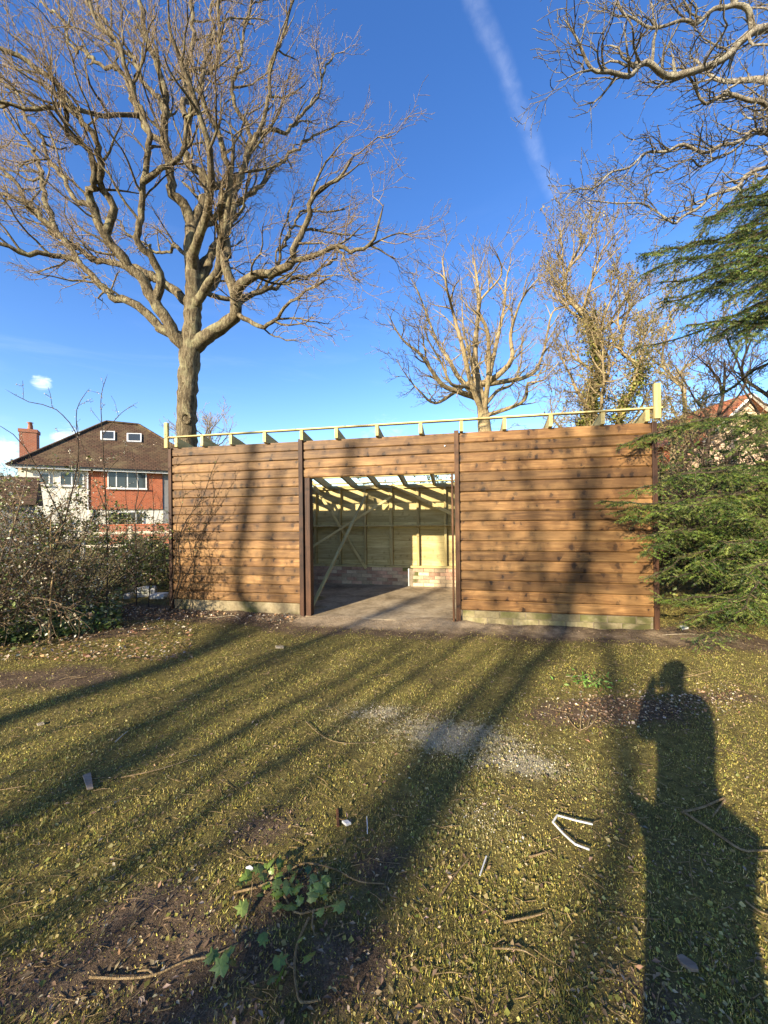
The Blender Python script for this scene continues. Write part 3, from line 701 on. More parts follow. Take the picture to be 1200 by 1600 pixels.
def at(px, Y): v_ = P(px, 800, Y); v_.z = 0; return v_
rnd = random.Random(77); fb = at(757, 17); ft = thing('bare_tree', 'bare rounded oak with open crown behind right half of shed', 'tree', fb)
fork = P(757, 668, 17); FL = [resample([fb + Vector((0, 0, -.1)), fb + Vector((.1, 0, 2.5)), fork, P(752, 625, 17.1), P(742, 560, 17.3), P(748, 470, 17.5), P(740, 400, 17.6)], [.42, .36, .30, .2, .13, .07, .02], .35)]
for (tx, ty, mx_, my_, dY, r0) in ((605, 488, 690, 600, -1.5, .14), (640, 432, 700, 560, 1.6, .13), (690, 400, 722, 540, -2.4, .13), (800, 402, 775, 540, 2.2, .14), (848, 428, 800, 560, -1.8, .15), (888, 478, 830, 585, 1.2, .13), (878, 560, 820, 625, -2.6, .10), (618, 560, 680, 630, 2.6, .10), (770, 385, 762, 520, -3.2, .11), (660, 500, 705, 600, -3.4, .09), (840, 500, 800, 600, 3.4, .09), (720, 430, 735, 560, 3.4, .09)):
    st_ = FL[0][0][rnd.randrange(int(len(FL[0][0]) * .42), int(len(FL[0][0]) * .6))]; m1 = P(mx_, my_, 17 + dY * .5); tp_ = P(tx, ty, 17 + dY); pts = [st_, st_.lerp(m1, .5) + rvec() * .12, m1, m1.lerp(tp_, .35) + rvec() * .25, m1.lerp(tp_, .7) + rvec() * .25, tp_]
    FL.append(resample(pts, [r0, r0 * .85, r0 * .65, r0 * .45, r0 * .28, .014], .25))
C = {}; fp = dict(levels=4, dens={1: 2.1, 2: 2.6, 3: 2.9, 4: 3.2}, len={1: 1.9, 2: 1.05, 3: .6, 4: .36}, jit=.42, up={1: .05, 2: .05, 3: .06, 4: .05}, out=.3, t0={1: .2, 2: .15, 3: .1, 4: .1}, rmin=.0065, r={1: .034, 2: .017, 3: .010, 4: .0075}, seg={1: .28, 2: .24, 3: .2, 4: .16})
for l in FL: grow(C, l[0], l[1], 1, fp, fork)
finish_tree(ft, C, FL, ('gold_bark', 'gold_bark'), fb)
def ivy_on(root, chains, n, spread, cols, size, origin, name='ivy', zmax=99):
    pts = []
    tot = [c for c in chains]
    while len(pts) < n:
        p, r = rnd.choice(tot); k = rnd.randrange(len(p) - 1); q0 = p[k].lerp(p[k + 1], rnd.random()); v_ = rvec().normalized()
        if q0.z < zmax: pts.append(q0 + v_ * (r[k] + abs(rnd.gauss(0, spread))) - Vector(origin))
    me_ = leaf_mesh(name, pts, NR.uniform(.6, 1.4, n) * size, pick(cols, n), .3, .8); o_ = link(name, me_, M['leaf'], root); o_['kind'] = 'stuff'; return o_
IVY = [(.13, .15, .026), (.20, .20, .036), (.27, .25, .06), (.08, .105, .02)]
b1 = at(922, 18); t1, l1, c1 = wild_tree('ivy_clad_tree', 'tall golden-twigged tree with ivy-covered trunk, left of the ivy pair', b1, 17.6, .28, 4.4, 33, ('gold_bark', 'gold_bark'), 14, (.3, 0), up0=.2, clear=.2, prm_over=dict(rmin=.008, out=.15, dens={1: 2.5, 2: 3.1, 3: 3.6, 4: 3.8}), group='ivy-clad trees behind the shed')
ivy_on(t1, [(l1[0][0][:30], l1[0][1][:30])], 7500, .24, IVY, .12, (b1.x, b1.y, 0))
ivy_on(t1, c1[3] + c1[2], 5000, .05, [(.33, .26, .09), (.26, .22, .06)], .075, (b1.x, b1.y, 0), 'buds')
b2 = at(992, 17); t2, l2, c2_ = wild_tree('ivy_clad_tree', 'ivy-covered tree right behind the shed corner post', b2, 13.0, .24, 3.6, 35, ('gold_bark', 'gold_bark'), 13, (-.3, 0), up0=.18, clear=.16, prm_over=dict(rmin=.008, out=.15, dens={1: 2.5, 2: 3.1, 3: 3.6, 4: 3.8}), group='ivy-clad trees behind the shed')
ivy_on(t2, [(l2[0][0][:32], l2[0][1][:32])] * 7 + [(l[0][:8], l[1][:8]) for l in l2[1:6]], 7500, .25, IVY, .11, (b2.x, b2.y, 0))
ivy_on(t2, c2_[3] + c2_[2], 5000, .05, [(.30, .26, .08), (.22, .21, .05)], .075, (b2.x, b2.y, 0), 'buds')
t3, l3, c3 = wild_tree('golden_tree', 'slender golden-twigged tree between ivy-covered trees and right edge', at(1060, 21), 14.5, .22, 4.6, 47, ('gold_bark', 'gold_bark'), 14, (.2, 0), up0=.18, clear=.16, prm_over=dict(rmin=.011, out=.15, dens={1: 1.8, 2: 2.4, 3: 2.8, 4: 2.8}))
ivy_on(t3, c3[3] + c3[2], 6000, .06, [(.28, .25, .08), (.2, .2, .05)], .085, t3.location, 'buds')
wild_tree('thicket_tree', 'dark multi-branched bare tree in front of the red-roofed house', at(1105, 13), 8.2, .15, 3.4, 41, ('dark_bark', 'brown_stem'), 14, (.3, 0), clear=.12, prm_over=dict(rmin=.0065, dens={1: 2.0, 2: 2.4, 3: 2.8, 4: 2.6}), group='thicket by the red-roofed house')
wild_tree('thicket_tree', 'slender dark bare tree at right edge above the spruce boughs', at(1210, 12), 8.6, .14, 3.2, 43, ('dark_bark', 'brown_stem'), 14, (-.3, 0), clear=.12, prm_over=dict(rmin=.0065, dens={1: 2.0, 2: 2.4, 3: 2.8, 4: 2.6}), group='thicket by the red-roofed house')
wild_tree('distant_tree', 'small far bare tree seen just behind the big oak trunk', at(318, 32), 11.0, .28, 4.6, 45, ('oak_bark', 'oak_twig'), 12, (0, 0), clear=.25, prm_over=dict(rmin=.012, dens={1: 1.5, 2: 2.0, 3: 2.2, 4: 2.0}))

# the tree beyond the right edge: only its lichen-grey limbs reach into the picture
rnd = random.Random(51)
gb = Vector((8.6, 6.4, 0)); gt = thing('lichen_oak', 'grey lichened oak whose twisting bare limbs reach in at top right', 'tree', gb)
GL = [resample([gb + Vector((0, 0, -.1)), gb + Vector((-.05, 0, 2)), gb + Vector((.05, .1, 4.2)), gb + Vector((-.2, 0, 6.5)), gb + Vector((.1, .2, 9.5)), gb + Vector((.3, 0, 12.5))], [.5, .42, .38, .33, .22, .08], .25)]
def glimb(pts, r0, r1, Ya, Yb, start=None):
    n = len(pts); o = [P(x, y, Ya + (Yb - Ya) * i_ / (n - 1)) for i_, (x, y) in enumerate(pts)]
    if start is not None: o = [start] + o
    n = len(o); o, rr = resample(o, [(r0 + (r1 - r0) * (i_ / (n - 1)) ** .8) * .58 for i_ in range(n)], .09); w1 = rvec(); w2 = rvec()
    return [p + (w1 * math.sin(i_ * .8) + w2 * math.sin(i_ * .37 + 1) * 1.3) * .022 * min(1, i_ / 8) for i_, p in enumerate(o)], rr
GL += [
 glimb([(1290, 30), (1225, 40), (1178, 48), (1130, 92), (1090, 108), (1038, 118), (1003, 101), (985, 118), (955, 110), (930, 105), (900, 70), (875, 30)], .14, .02, 6.2, 5.0, gb + Vector((-.1, 0, 7.2))),
 glimb([(1178, 48), (1172, 20), (1150, 5), (1115, 15), (1085, 35), (1040, 42), (1000, 35), (975, 20), (965, -10)], .075, .016, 6.0, 5.4),
 glimb([(1300, 150), (1240, 175), (1180, 165), (1140, 150), (1105, 152), (1085, 130), (1068, 115)], .09, .02, 6.4, 5.8, gb + Vector((-.1, 0, 6.2))),
 glimb([(1300, 215), (1230, 215), (1180, 205), (1120, 235), (1060, 228), (1010, 245), (960, 270), (905, 300), (880, 312)], .075, .012, 6.8, 6.0, gb + Vector((-.1, .1, 5.6))),
 glimb([(1280, 270), (1200, 262), (1150, 285), (1100, 320), (1070, 340), (1045, 345), (1010, 320), (960, 320), (915, 310)], .07, .012, 6.5, 5.8, gb + Vector((-.1, .1, 5.0))),
 glimb([(1270, 120), (1215, 190), (1160, 225), (1110, 250), (1040, 265), (980, 290)], .07, .012, 7.2, 6.8, gb + Vector((-.1, .1, 6.0))),
 glimb([(930, 105), (905, 112), (885, 122), (870, 125)], .02, .008, 5.0, 4.9), glimb([(1003, 101), (990, 70), (988, 40), (970, 10), (960, -20)], .03, .01, 5.2, 5.0),
 glimb([(1150, 5), (1130, -30), (1100, -70)], .07, .03, 6.0, 5.6),
]
GL = GL[:7] + [snap(g_, GL[:7]) for g_ in GL[7:]]; GL[2] = snap(GL[2], GL[1:2])
for a in range(9):
    q0 = GL[0][0][int(len(GL[0][0]) * (.45 + .06 * a))]; an = R(-70 + 33 * a); GL.append(wander(q0, (math.cos(an), math.sin(an), .5), rnd.uniform(2.5, 4.2), 18, .22, .03, .1, .02))
C = {}; gp = dict(levels=3, dens={1: 5.4, 2: 5.2, 3: 5.5}, len={1: 1.0, 2: .55, 3: .26}, jit=.5, up={1: .03, 2: .02, 3: .03}, out=.25, t0={1: .25, 2: .15, 3: .1}, rmin=.0036, r={1: .022, 2: .0095, 3: .0052}, seg={1: .11, 2: .1, 3: .08})
for l in GL[1:]: grow(C, l[0], l[1], 1, gp, gb + Vector((0, 0, 7)))
finish_tree(gt, C, GL, ('grey_bark', 'grey_bark'), gb)

# trees behind the photographer, laid out so that their shadows fall as in the picture
def src(pt, Sd):                                     # point whose shadow falls on pt, Sd metres back towards the sun
    return PERP * pt.dot(PERP) - D2 * Sd + Vector((0, 0, pt.z + (pt.dot(D2) + Sd) * TAN_EL))
def wallp(px, py):
    l_ = Pw(px, py, -.02); return sloc(l_.x, l_.y, l_.z)
def shade_tree(label, chains, Sd, seed, dens=1.0, levels=3, lenk=1.0):
    global rnd
    rnd = random.Random(seed); first = chains[0]; p0 = src(first[0][0], Sd); base = Vector((p0.x, p0.y, 0))
    t_ = thing('sunward_tree', label, 'tree', base, 0, 'bare trees behind the photographer'); LBs = []
    for k, (pts, r0, r1) in enumerate(chains):
        q_ = [src(p, Sd + (0 if k == 0 else .35 * (k % 3 - 1))) for p in pts]
        if k == 0:
            d_ = (q_[1] - q_[0]).normalized() if len(q_) > 1 else Vector((0, 0, 1)); foot = q_[0] - d_ * (q_[0].z / max(d_.z, .3)); foot.z = -.1
            base_ = foot; q_ = [foot] + q_
        n = len(q_); LBs.append(resample(q_, [r0 + (r1 - r0) * i_ / (n - 1) for i_ in range(n)], .3))
    t_.location = (base_.x, base_.y, 0)
    ext = LBs[0]; tip = ext[0][-1]; dd = (ext[0][-1] - ext[0][-3]).normalized(); top = wander(tip, dd + Vector((0, 0, .4)), 3.5, 12, .15, .05, ext[1][-1], .03); LBs.append(top)
    for a in range(6): LBs.append(wander(top[0][2 + a], (math.cos(a * 2.1), math.sin(a * 2.1), .7), rnd.uniform(2, 3.2), 12, .22, .03, .05, .012))
    C = {}; p_ = dict(levels=levels, dens={1: .7 * dens, 2: 1.2 * dens, 3: 1.8 * dens}, len={1: 1.3 * lenk, 2: .7 * lenk, 3: .35 * lenk}, jit=.3, up={1: .05, 2: .04, 3: .04}, out=.2, t0={1: .45, 2: .15, 3: .1}, rmin=.006, r={1: .022, 2: .012, 3: .008}, seg={1: .3, 2: .22, 3: .18})
    for l in LBs: grow(C, l[0], l[1], 1, p_, None)
    finish_tree(t_, C, LBs, ('oak_bark', 'oak_twig'), t_.location)
gg = lambda x, y: G(x, y); ww = wallp
shade_tree('leaning bare oak behind the photographer, shading doorway side of right wall', [
    ([gg(470, 1590), gg(610, 1370), gg(720, 1190), gg(870, 1000), ww(905, 900), ww(920, 800), ww(938, 690)], .095, .085),
    ([gg(870, 1000), ww(850, 900), ww(830, 780), ww(800, 690)], .07, .045), ([gg(640, 1320), gg(690, 1150), gg(800, 1030)], .06, .045)], 19, 61, 1.7)
shade_tree('slim bare tree directly behind the photographer', [
    ([gg(900, 1600), gg(948, 1400), gg(975, 1200), ww(935, 960), ww(915, 850), ww(890, 700)], .075, .045), ([gg(948, 1350), gg(1000, 1150), ww(985, 900)], .035, .03)], 17, 63, .8)
shade_tree('tall bare oak furthest left behind the photographer', [
    ([gg(-250, 1215), gg(0, 1128), gg(190, 1065), gg(330, 1005), ww(375, 930), ww(382, 820), ww(395, 715)], .13, .09), ([gg(190, 1065), gg(300, 1030), ww(420, 900), ww(440, 720)], .06, .05)], 20, 65, 1.6)
shade_tree('twin-stemmed bare tree left of the photographer', [
    ([gg(-250, 1420), gg(0, 1290), gg(150, 1190), gg(290, 1100), gg(440, 1025), ww(545, 725), ww(562, 690)], .10, .07), ([gg(0, 1290), gg(150, 1215), gg(300, 1135), gg(455, 1060), gg(530, 1010)], .06, .05)], 20, 67, 1.6)
shade_tree('bare oak close behind the photographer on the left', [
    ([gg(-60, 1830), gg(150, 1690), gg(330, 1560), gg(470, 1400), gg(560, 1300), gg(640, 1200)], .11, .06), ([gg(330, 1560), gg(520, 1450), gg(600, 1300)], .035, .025)], 19, 69, .8)

def shade_coppice(label, lat0, lat1, Sd, n, seed):  # unseen stems, added to throw soft shadow streaks over the lawn
    global rnd
    rnd = random.Random(seed); c0 = PERP * ((lat0 + lat1) / 2) - D2 * Sd; t_ = thing('added_hazel', label, 'shade_coppice', c0, 0, 'bare trees behind the photographer'); st = []; C = {}
    for k in range(n):
        la = lat0 + (lat1 - lat0) * (k + rnd.random()) / n; foot = c0.lerp(PERP * la - D2 * Sd, .35) + rvec() * .1; foot.z = -.05; top = PERP * la - D2 * (Sd + rnd.uniform(-.8, .8)) + Vector((0, 0, rnd.uniform(5.5, 7.5))) + PERP * rnd.gauss(0, .25)
        r_ = rnd.uniform(.028, .055); st.append(resample([foot, foot.lerp(PERP * la - D2 * Sd + Vector((0, 0, 2.6)), .75) + rvec() * .08, (PERP * la - D2 * Sd + Vector((0, 0, 3.4))) + rvec() * .1, top], [r_, r_ * .9, r_ * .75, .008], .25))
    p_ = dict(levels=2, dens={1: 2.0, 2: 2.5}, len={1: .9, 2: .4}, jit=.25, up={1: .06, 2: .05}, t0={1: .4, 2: .15}, rmin=.005, r={1: .014, 2: .008}, seg={1: .2, 2: .14})
    for c_ in st: grow(C, c_[0], c_[1], 1, p_, None)
    tube_obj('stems', st, 6, M['oak_bark'], t_, c0); tube_obj('twigs', [c_ for l in C for c_ in C[l]], 3, M['oak_twig'], t_, c0)['kind'] = 'stuff'
shade_coppice('unseen many-stemmed bare hazel added for lawn shadows, left of the photographer', -2.7, -1.5, 10.5, 6, 81)
shade_coppice('unseen many-stemmed bare hazel added for lawn shadows, further left behind the photographer', -4.9, -2.9, 12.0, 6, 83)

# ------------------------------------------------------------------ spruce at the right edge
rnd = random.Random(71)
SB = Vector((5.75, 4.95, 0)); spr = thing('spruce_tree', 'dark green spruce with drooping boughs against right end of shed', 'conifer', SB)
shoots, wood, dead = [], [], []
def spray(p0, p1, droop, dens=1.0, wid=1.0, bare=.2):
    ax = p1 - p0; L = ax.length; sw = rvec() * .10; sw2 = rvec() * .06; n = max(8, int(L / .14)); pts = []
    for k in range(n + 1):
        t = k / n; q_ = p0.lerp(p1, t); q_.z += droop * 4 * t * (1 - t) * .5 + rnd.gauss(0, .012); q_ += sw * math.sin(t * 3.1) + sw2 * math.sin(t * 6.3); pts.append(q_ + rvec() * .012)
    wood.append((pts, [.020 * (1 - .8 * k / n) + .003 for k in range(n + 1)]))
    hor = Vector((ax.y, -ax.x, 0)).normalized(); s = L * .12
    while s < L:
        t = s / L; k = min(n - 1, int(t * n)); q_ = pts[k].lerp(pts[k + 1], t * n - k); d = (pts[k + 1] - pts[k]).normalized()
        for sd in (-1, 1):
            if rnd.random() > .9: continue
            l = (.10 + .52 * wid * (1 - t) ** .8) * rnd.uniform(.6, 1.15); l = min(l, .62)
            dd = (d * rnd.uniform(.5, .9) + hor * sd + Vector((0, 0, rnd.uniform(-.75, .1)))).normalized()
            tw, tr_ = wander(q_, dd, l, max(3, int(l / .07)), .12, -.05, .005, .002)
            if t < bare and rnd.random() < .45 and l > .2:
                dead.append((tw, tr_)); continue
            wood.append((tw, tr_)); m_ = len(tw)
            for j in range(m_ - 1):
                if j / m_ > .2 or t > bare: shoots.append((tw[j], tw[j + 1]))
                for sd2 in (-1, 1):
                    if rnd.random() < .75 * dens:
                        dj = (tw[j + 1] - tw[j]).normalized(); h2 = dj.cross(Vector((0, 0, 1))).normalized()
                        e = (dj * .8 + h2 * sd2 + Vector((0, 0, rnd.uniform(-.5, .2)))).normalized() * rnd.uniform(.06, .19) * (1.15 - .5 * j / m_)
                        shoots.append((tw[j], tw[j] + e))
        if t > bare: shoots.append((pts[k], pts[k + 1]))
        s += rnd.uniform(.085, .13) / dens
for (px, py, Y, dz) in ((968, 697, 4.66, .15), (946, 783, 4.42, .25), (975, 812, 4.5, .2), (1000, 840, 4.45, .2), (1008, 905, 4.5, .2), (1030, 935, 4.4, .15), (1060, 975, 4.3, .1), (1050, 745, 4.2, .25), (1090, 880, 4.1, .2), (1130, 800, 3.9, .2), (1110, 960, 4.0, .1), (1160, 900, 3.7, .2), (1150, 700, 4.0, .2), (985, 770, 4.35, .3), (965, 800, 4.5, .15), (1020, 800, 4.25, .3), (1010, 860, 4.3, .2), (1050, 830, 4.2, .3), (1080, 790, 4.0, .25), (990, 690, 4.7, .2), (1060, 900, 4.2, .2), (1120, 850, 3.9, .2), (1150, 960, 3.8, .1), (1090, 1000, 4.1, .1),
                        (1000, 400, 4.5, .2), (1012, 425, 4.6, .2), (1040, 470, 4.5, .2), (1035, 385, 4.9, .2), (1075, 505, 4.4, .2), (1090, 430, 4.0, .2), (1100, 350, 4.4, .2), (1150, 310, 4.3, .2), (1130, 500, 4.1, .2), (1165, 420, 3.7, .2), (1170, 540, 3.9, .2), (1060, 440, 5.0, .2), (1055, 405, 4.3, .25), (1100, 455, 4.2, .25), (1120, 405, 4.0, .25), (1145, 465, 3.9, .25), (1085, 385, 4.7, .2), (1170, 380, 4.2, .25), (1110, 530, 4.4, .15), (1030, 440, 4.7, .2), (1140, 380, 5.0, .2), (1180, 340, 5.2, .2)):
    tip = P(px, py, Y); st = SB + Vector((0, 0, tip.z + rnd.uniform(.1, .45) + (.25 if py < 600 else 0))); spray(st, tip, dz)
for k in range(38):
    z = .25 + 7.0 * k / 38; L = (1.9 if z < 1.9 else 1.0 if z < 3.5 else 2.0 if z < 4.4 else max(.3, 2.0 * (7.6 - z) / 3.2)) * rnd.uniform(.75, 1.05); an = k * 2.4
    if math.cos(an) > .5: L *= .8
    z2 = z - (.35 if z < 2.5 else .15) * L * rnd.uniform(.3, 1)
    spray(SB + Vector((0, 0, z)), SB + Vector((math.cos(an) * L, math.sin(an) * L, max(.12, z2))), .2, .8)
tube_obj('trunk', [resample([SB + Vector((0, 0, -.1)), SB + Vector((.02, 0, 2)), SB + Vector((-.02, .02, 5)), SB + Vector((0, 0, 7.8))], [.16, .13, .08, .01], .3)], 10, M['brown_stem'], spr, SB)
tube_obj('branches', [c for c in wood if c[1][0] > .01], 5, M['dark_bark'], spr, SB)
tube_obj('twigs', [c for c in wood if c[1][0] <= .01], 3, M['brown_stem'], spr, SB)['kind'] = 'stuff'
if dead: tube_obj('dead_twigs', dead, 3, M['straw'], spr, SB)['kind'] = 'stuff'
def needles(name, shoots, parent, origin, per_m=300, ln=.018, wd=.0032, cols=None):
    A = np.array([tuple(a) for a, _ in shoots]); B = np.array([tuple(b) for _, b in shoots]); L = np.linalg.norm(B - A, axis=1)
    cnt = np.maximum(3, (L * per_m).astype(int)); idx = np.repeat(np.arange(len(A)), cnt); n = len(idx)
    t_ = NR.random(n)[:, None]; T = ((B - A) / (L[:, None] + 1e-9))[idx]; Pp = A[idx] * (1 - t_) + B[idx] * t_
    v_ = NR.normal(size=(n, 3)); v_[:, 2] += .35; v_ -= (v_ * T).sum(1, keepdims=True) * T; v_ /= np.linalg.norm(v_, axis=1, keepdims=True)
    d_ = v_ + T * NR.uniform(.45, 1.0, (n, 1)); d_ /= np.linalg.norm(d_, axis=1, keepdims=True); s_ = np.cross(d_, NR.normal(size=(n, 3))); s_ /= np.linalg.norm(s_, axis=1, keepdims=True)
    l_ = ln * NR.uniform(.7, 1.25, (n, 1)); V_ = np.stack([Pp - s_ * wd / 2, Pp + s_ * wd / 2, Pp + d_ * l_], 1) - np.array(origin)
    tone = pick(cols, len(A), var=.3)[idx]; o_ = link(name, np_mesh(name, V_, np.arange(n * 3).reshape(-1, 3), cols=np.repeat(tone, 3, 0)), M['needle'], parent); o_['kind'] = 'stuff'; return n
needles('needles', shoots, spr, SB, 270, .021, .0054, cols=[(.04, .072, .012), (.068, .108, .017), (.11, .15, .026), (.025, .047, .011), (.15, .185, .038)])

# ------------------------------------------------------------------ houses
def roof_uv(me_):
    uv = me_.uv_layers.new(name='UVMap')
    for p in me_.polygons:
        n_ = p.normal; h_ = Vector((0, 0, 1)).cross(n_)
        h_ = h_.normalized() if h_.length > .01 else Vector((1, 0, 0)); v_ = n_.cross(h_)
        for li in p.loop_indices:
            c_ = me_.vertices[me_.loops[li].vertex_index].co; uv.data[li].uv = (c_.dot(h_), c_.dot(v_))
HO = Vector((-24.7, 24.9, 0)); HE = Vector((.837, .547, 0)); HI = Vector((-.547, .837, 0))
house = thing('brick_house', 'two-storey house with brown hipped roof and red brick upper storey', 'house', HO, math.atan2(HE.y, HE.x))
def Ph(px, py, d=0.0):
    r = ray(px, py); c = Vector((0, 0, CAM_H)); tt = (d - (c - HO).dot(HI)) / r.dot(HI); w_ = c + r * tt - HO; return Vector((w_.dot(HE), w_.dot(HI), w_.z))
u0, u1 = Ph(28, 760).x, Ph(338, 760).x; EZ = 4.95
MB().box(u0, u1, 0, 8.6, -.1, EZ).build('wall', M['render_wall'], house)
a_, b_2 = Ph(137, 736).x, Ph(253.5, 736).x; zb = Ph(190, 796).z
MB().box(a_, b_2, -.10, -.004, zb, EZ - .02).build('brick_panel', M['house_brick'], house)
MB().box(b_2 + .02, u1, -.05, -.004, 0, EZ - .02).build('dark_panel', M['grey_wall'], house)  # flat panel right of the brick, darker grey than the rest of the front
E1, E2 = Ph(166, 661, 4.3), Ph(217, 662.5, 4.3); rz_ = (E1.z + E2.z) / 2
A_, B_, C_, D_ = Vector((u0 - .45, -.45, EZ)), Vector((u1 + .3, -.45, EZ)), Vector((u1 + .3, 9.05, EZ)), Vector((u0 - .45, 9.05, EZ)); E1 = Vector((E1.x, 4.3, rz_)); E2 = Vector((E2.x, 4.3, rz_))
mb = MB(); mb.poly([A_, B_, E2, E1]).poly([B_, C_, E2]).poly([C_, D_, E1, E2]).poly([D_, A_, E1]).poly([D_, C_, B_, A_])
me_ = mb.mesh('roof'); bm = bmesh.new(); bm.from_mesh(me_); bmesh.ops.remove_doubles(bm, verts=bm.verts, dist=.001); bmesh.ops.recalc_face_normals(bm, faces=bm.faces); bm.to_mesh(me_); bm.free(); roof_uv(me_); roof = link('roof', me_, M['roof_tile'], house)
MB().bar((u0 - .45, -.49, EZ - .06), (u1 + .3, -.49, EZ - .06), .06, .16).build('fascia', M['white_paint'], house)
MB().bar((u0 - .45, -.57, EZ + .03), (u1 + .3, -.57, EZ + .03), .10, .09).build('gutter', M['phone'], house)
ridge_caps = MB()
for p_, q_ in ((A_, E1), (B_, E2), (E1, E2)): ridge_caps.bar(p_ + Vector((0, 0, .06)), q_ + Vector((0, 0, .06)), .22, .12)
roof_uv(ridge_caps.build('ridge_tiles', M['roof_tile'], house).data)
rn = (B_ - A_).cross(E1 - A_).normalized()
if rn.z < 0: rn = -rn
HW = house.matrix_world
def on_roof(px, py):
    r = ray(px, py); c = Vector((0, 0, CAM_H)) - HO; rl = Vector((r.dot(HE), r.dot(HI), r.z)); cl_ = Vector((c.dot(HE), c.dot(HI), c.z)); return cl_ + rl * ((A_ - cl_).dot(rn) / rl.dot(rn))
for x0, x1, y0, y1 in ((157, 179.5, 674.5, 688), (198, 221, 678, 691)):
    q_ = [on_roof(x0, y0), on_roof(x1, y0 + .6), on_roof(x1, y1 + .6), on_roof(x0, y1)]; cc = sum(q_, Vector()) / 4
    fr = MB().prism([p + rn * -.05 for p in q_], rn * .14).build('skylight', M['white_paint'], house)
    MB().prism([cc + (p - cc) * .8 + rn * .092 for p in q_], rn * .012).build('pane', M['glass'], fr)
def window(x0, x1, y0, y1, cuts, d=0.0, glass='glass'):
    p0, p1 = Ph(x0, y1, d), Ph(x1, y0, d); fr = MB(); f_ = .07; L = p1.x - p0.x
    fr.box(p0.x, p1.x, d - .05, d + .03, p0.z, p0.z + f_).box(p0.x, p1.x, d - .05, d + .03, p1.z - f_, p1.z)
    xs = [p0.x] + [p0.x + L * c_ for c_ in cuts] + [p1.x]
    for k, x in enumerate(xs):
        xa = x if k == 0 else x - f_ if k == len(xs) - 1 else x - f_ / 2; fr.box(xa, xa + f_, d - .052, d + .03, p0.z + f_, p1.z - f_)
    fr.box(p0.x - .06, p1.x + .06, d - .13, d - .052, p0.z - .06, p0.z + .02)
    o_ = fr.build('window', M['white_paint'], house)
    for k in range(len(xs) - 1): MB().box(xs[k] + .03, xs[k + 1] - .03, d - .03, d - .02, p0.z + .05, p1.z - .05).build('pane', M[glass], o_)
    MB().box(p0.x + .04, p1.x - .04, d - .012, d - .004, p0.z + .05, p1.z - .05).build('curtain', M['curtain'], o_)
window(168, 229, 736, 763, (.22, .5, .76), -.11); window(60, 78, 739, 758, (), -.01); window(93, 131, 738, 759, (.5,), -.01); window(168, 224, 799, 822, (.28, .55, .78), -.01); window(40, 60, 795, 822, (.5,), -.01)
MB().box(Ph(137, 740).x - .04, Ph(137, 740).x + .04, -.16, -.102, 0, EZ - .1).build('downpipe', M['white_paint'], house)
ch = Ph(46.5, 700, 5.6); zt = Ph(46, 672.5, 5.6).z; cw = .5
o = MB().box(ch.x - cw, ch.x + cw, 5.0, 6.1, 3, zt - .25).box(ch.x - cw - .06, ch.x + cw + .06, 4.94, 6.16, zt - .25, zt).build('chimney', M['chimney_brick'], house)
pots = [(Vector((ch.x + .05, 5.5, zt)), .17), (Vector((ch.x + .05, 5.5, zt + .3)), .15), (Vector((ch.x + .05, 5.5, zt + .55)), .14), (Vector((ch.x + .05, 5.5, zt + .58)), .24), (Vector((ch.x + .05, 5.5, zt + .64)), .2)]
tube_obj('chimney_pot', [([p for p, _ in pots], [r for _, r in pots])], 8, M['chimney_brick'], o)
# outbuilding with a dark roof at the left edge
ob = at(-14, 17); out_b = thing('outbuilding', 'low outbuilding with dark brown roof at the left edge', 'outbuilding', ob, .65)
MB().box(-2.6, 1.2, 0, 3, -.1, 2.2).build('wall', M['grey_wall'], out_b)
me_ = MB().prism([(-2.9, -.3, 2.15), (-2.9, 1.5, 3.55), (-2.9, 3.3, 2.15)], (4.4, 0, 0)).mesh('roof'); roof_uv(me_); link('roof', me_, M['roof_tile'], out_b)
# garden wall and fence before the house
gw = at(215, 19); ga = thing('garden_wall', 'low red brick garden wall below the house windows', 'wall', gw, .35); gwz = P(215, 821, 19).z
MB().box(-1.6, 3.0, 0, .22, -.1, gwz).build('brickwork', M['chimney_brick'], ga); MB().box(-1.6, 3.0, -.03, .25, gwz + .002, gwz + .07).build('coping', M['house_brick'], ga)
fz = at(225, 14); fn = thing('rail_fence', 'weathered pale post-and-rail fence beside the shed', 'fence', fz, .12)
for zc in (P(225, 832, 14).z, P(225, 852, 14).z): MB().bar((-2.2, 0, zc), (1.6, 0, zc), .04, .09).build('rail', M['fence_wood'], fn, .004)
for x in (-2.1, -.5, 1.1): MB().box(x - .05, x + .05, .022, .12, -.1, 1.2).build('post', M['fence_wood'], fn, .006)
# red-roofed house on the right
rh = thing('red_roofed_house', 'house with red tiled roof and peach gable behind the spruce', 'house', (0, 0, 0))
pk = P(1166, 620, 21); el_, er_ = P(1092, 693, 21), P(1245, 693, 21)
MB().prism([(el_.x + .3, 21, -.1), (er_.x - .3, 21, -.1), (er_.x - .3, 21, el_.z), (pk.x, 21, pk.z - .2), (el_.x + .3, 21, el_.z)], (0, 7, 0)).build('gable_wall', M['peach_wall'], rh)
for a_p, nm in ((el_, 'roof'), (er_, 'roof')):
    me_ = MB().quad_box([(a_p.x, 20.7, a_p.z), (pk.x, 20.7, pk.z), (pk.x, 28.2, pk.z), (a_p.x, 28.2, a_p.z), (a_p.x, 20.7, a_p.z + .16), (pk.x, 20.7, pk.z + .16), (pk.x, 28.2, pk.z + .16), (a_p.x, 28.2, a_p.z + .16)]).mesh('roof'); roof_uv(me_); link(nm, me_, M['red_tile'], rh)
    MB().bar((a_p.x, 20.66, a_p.z + .02), (pk.x, 20.66, pk.z + .02), .07, .24, (0, 1, 0)).build('barge_board', M['white_paint'], rh)
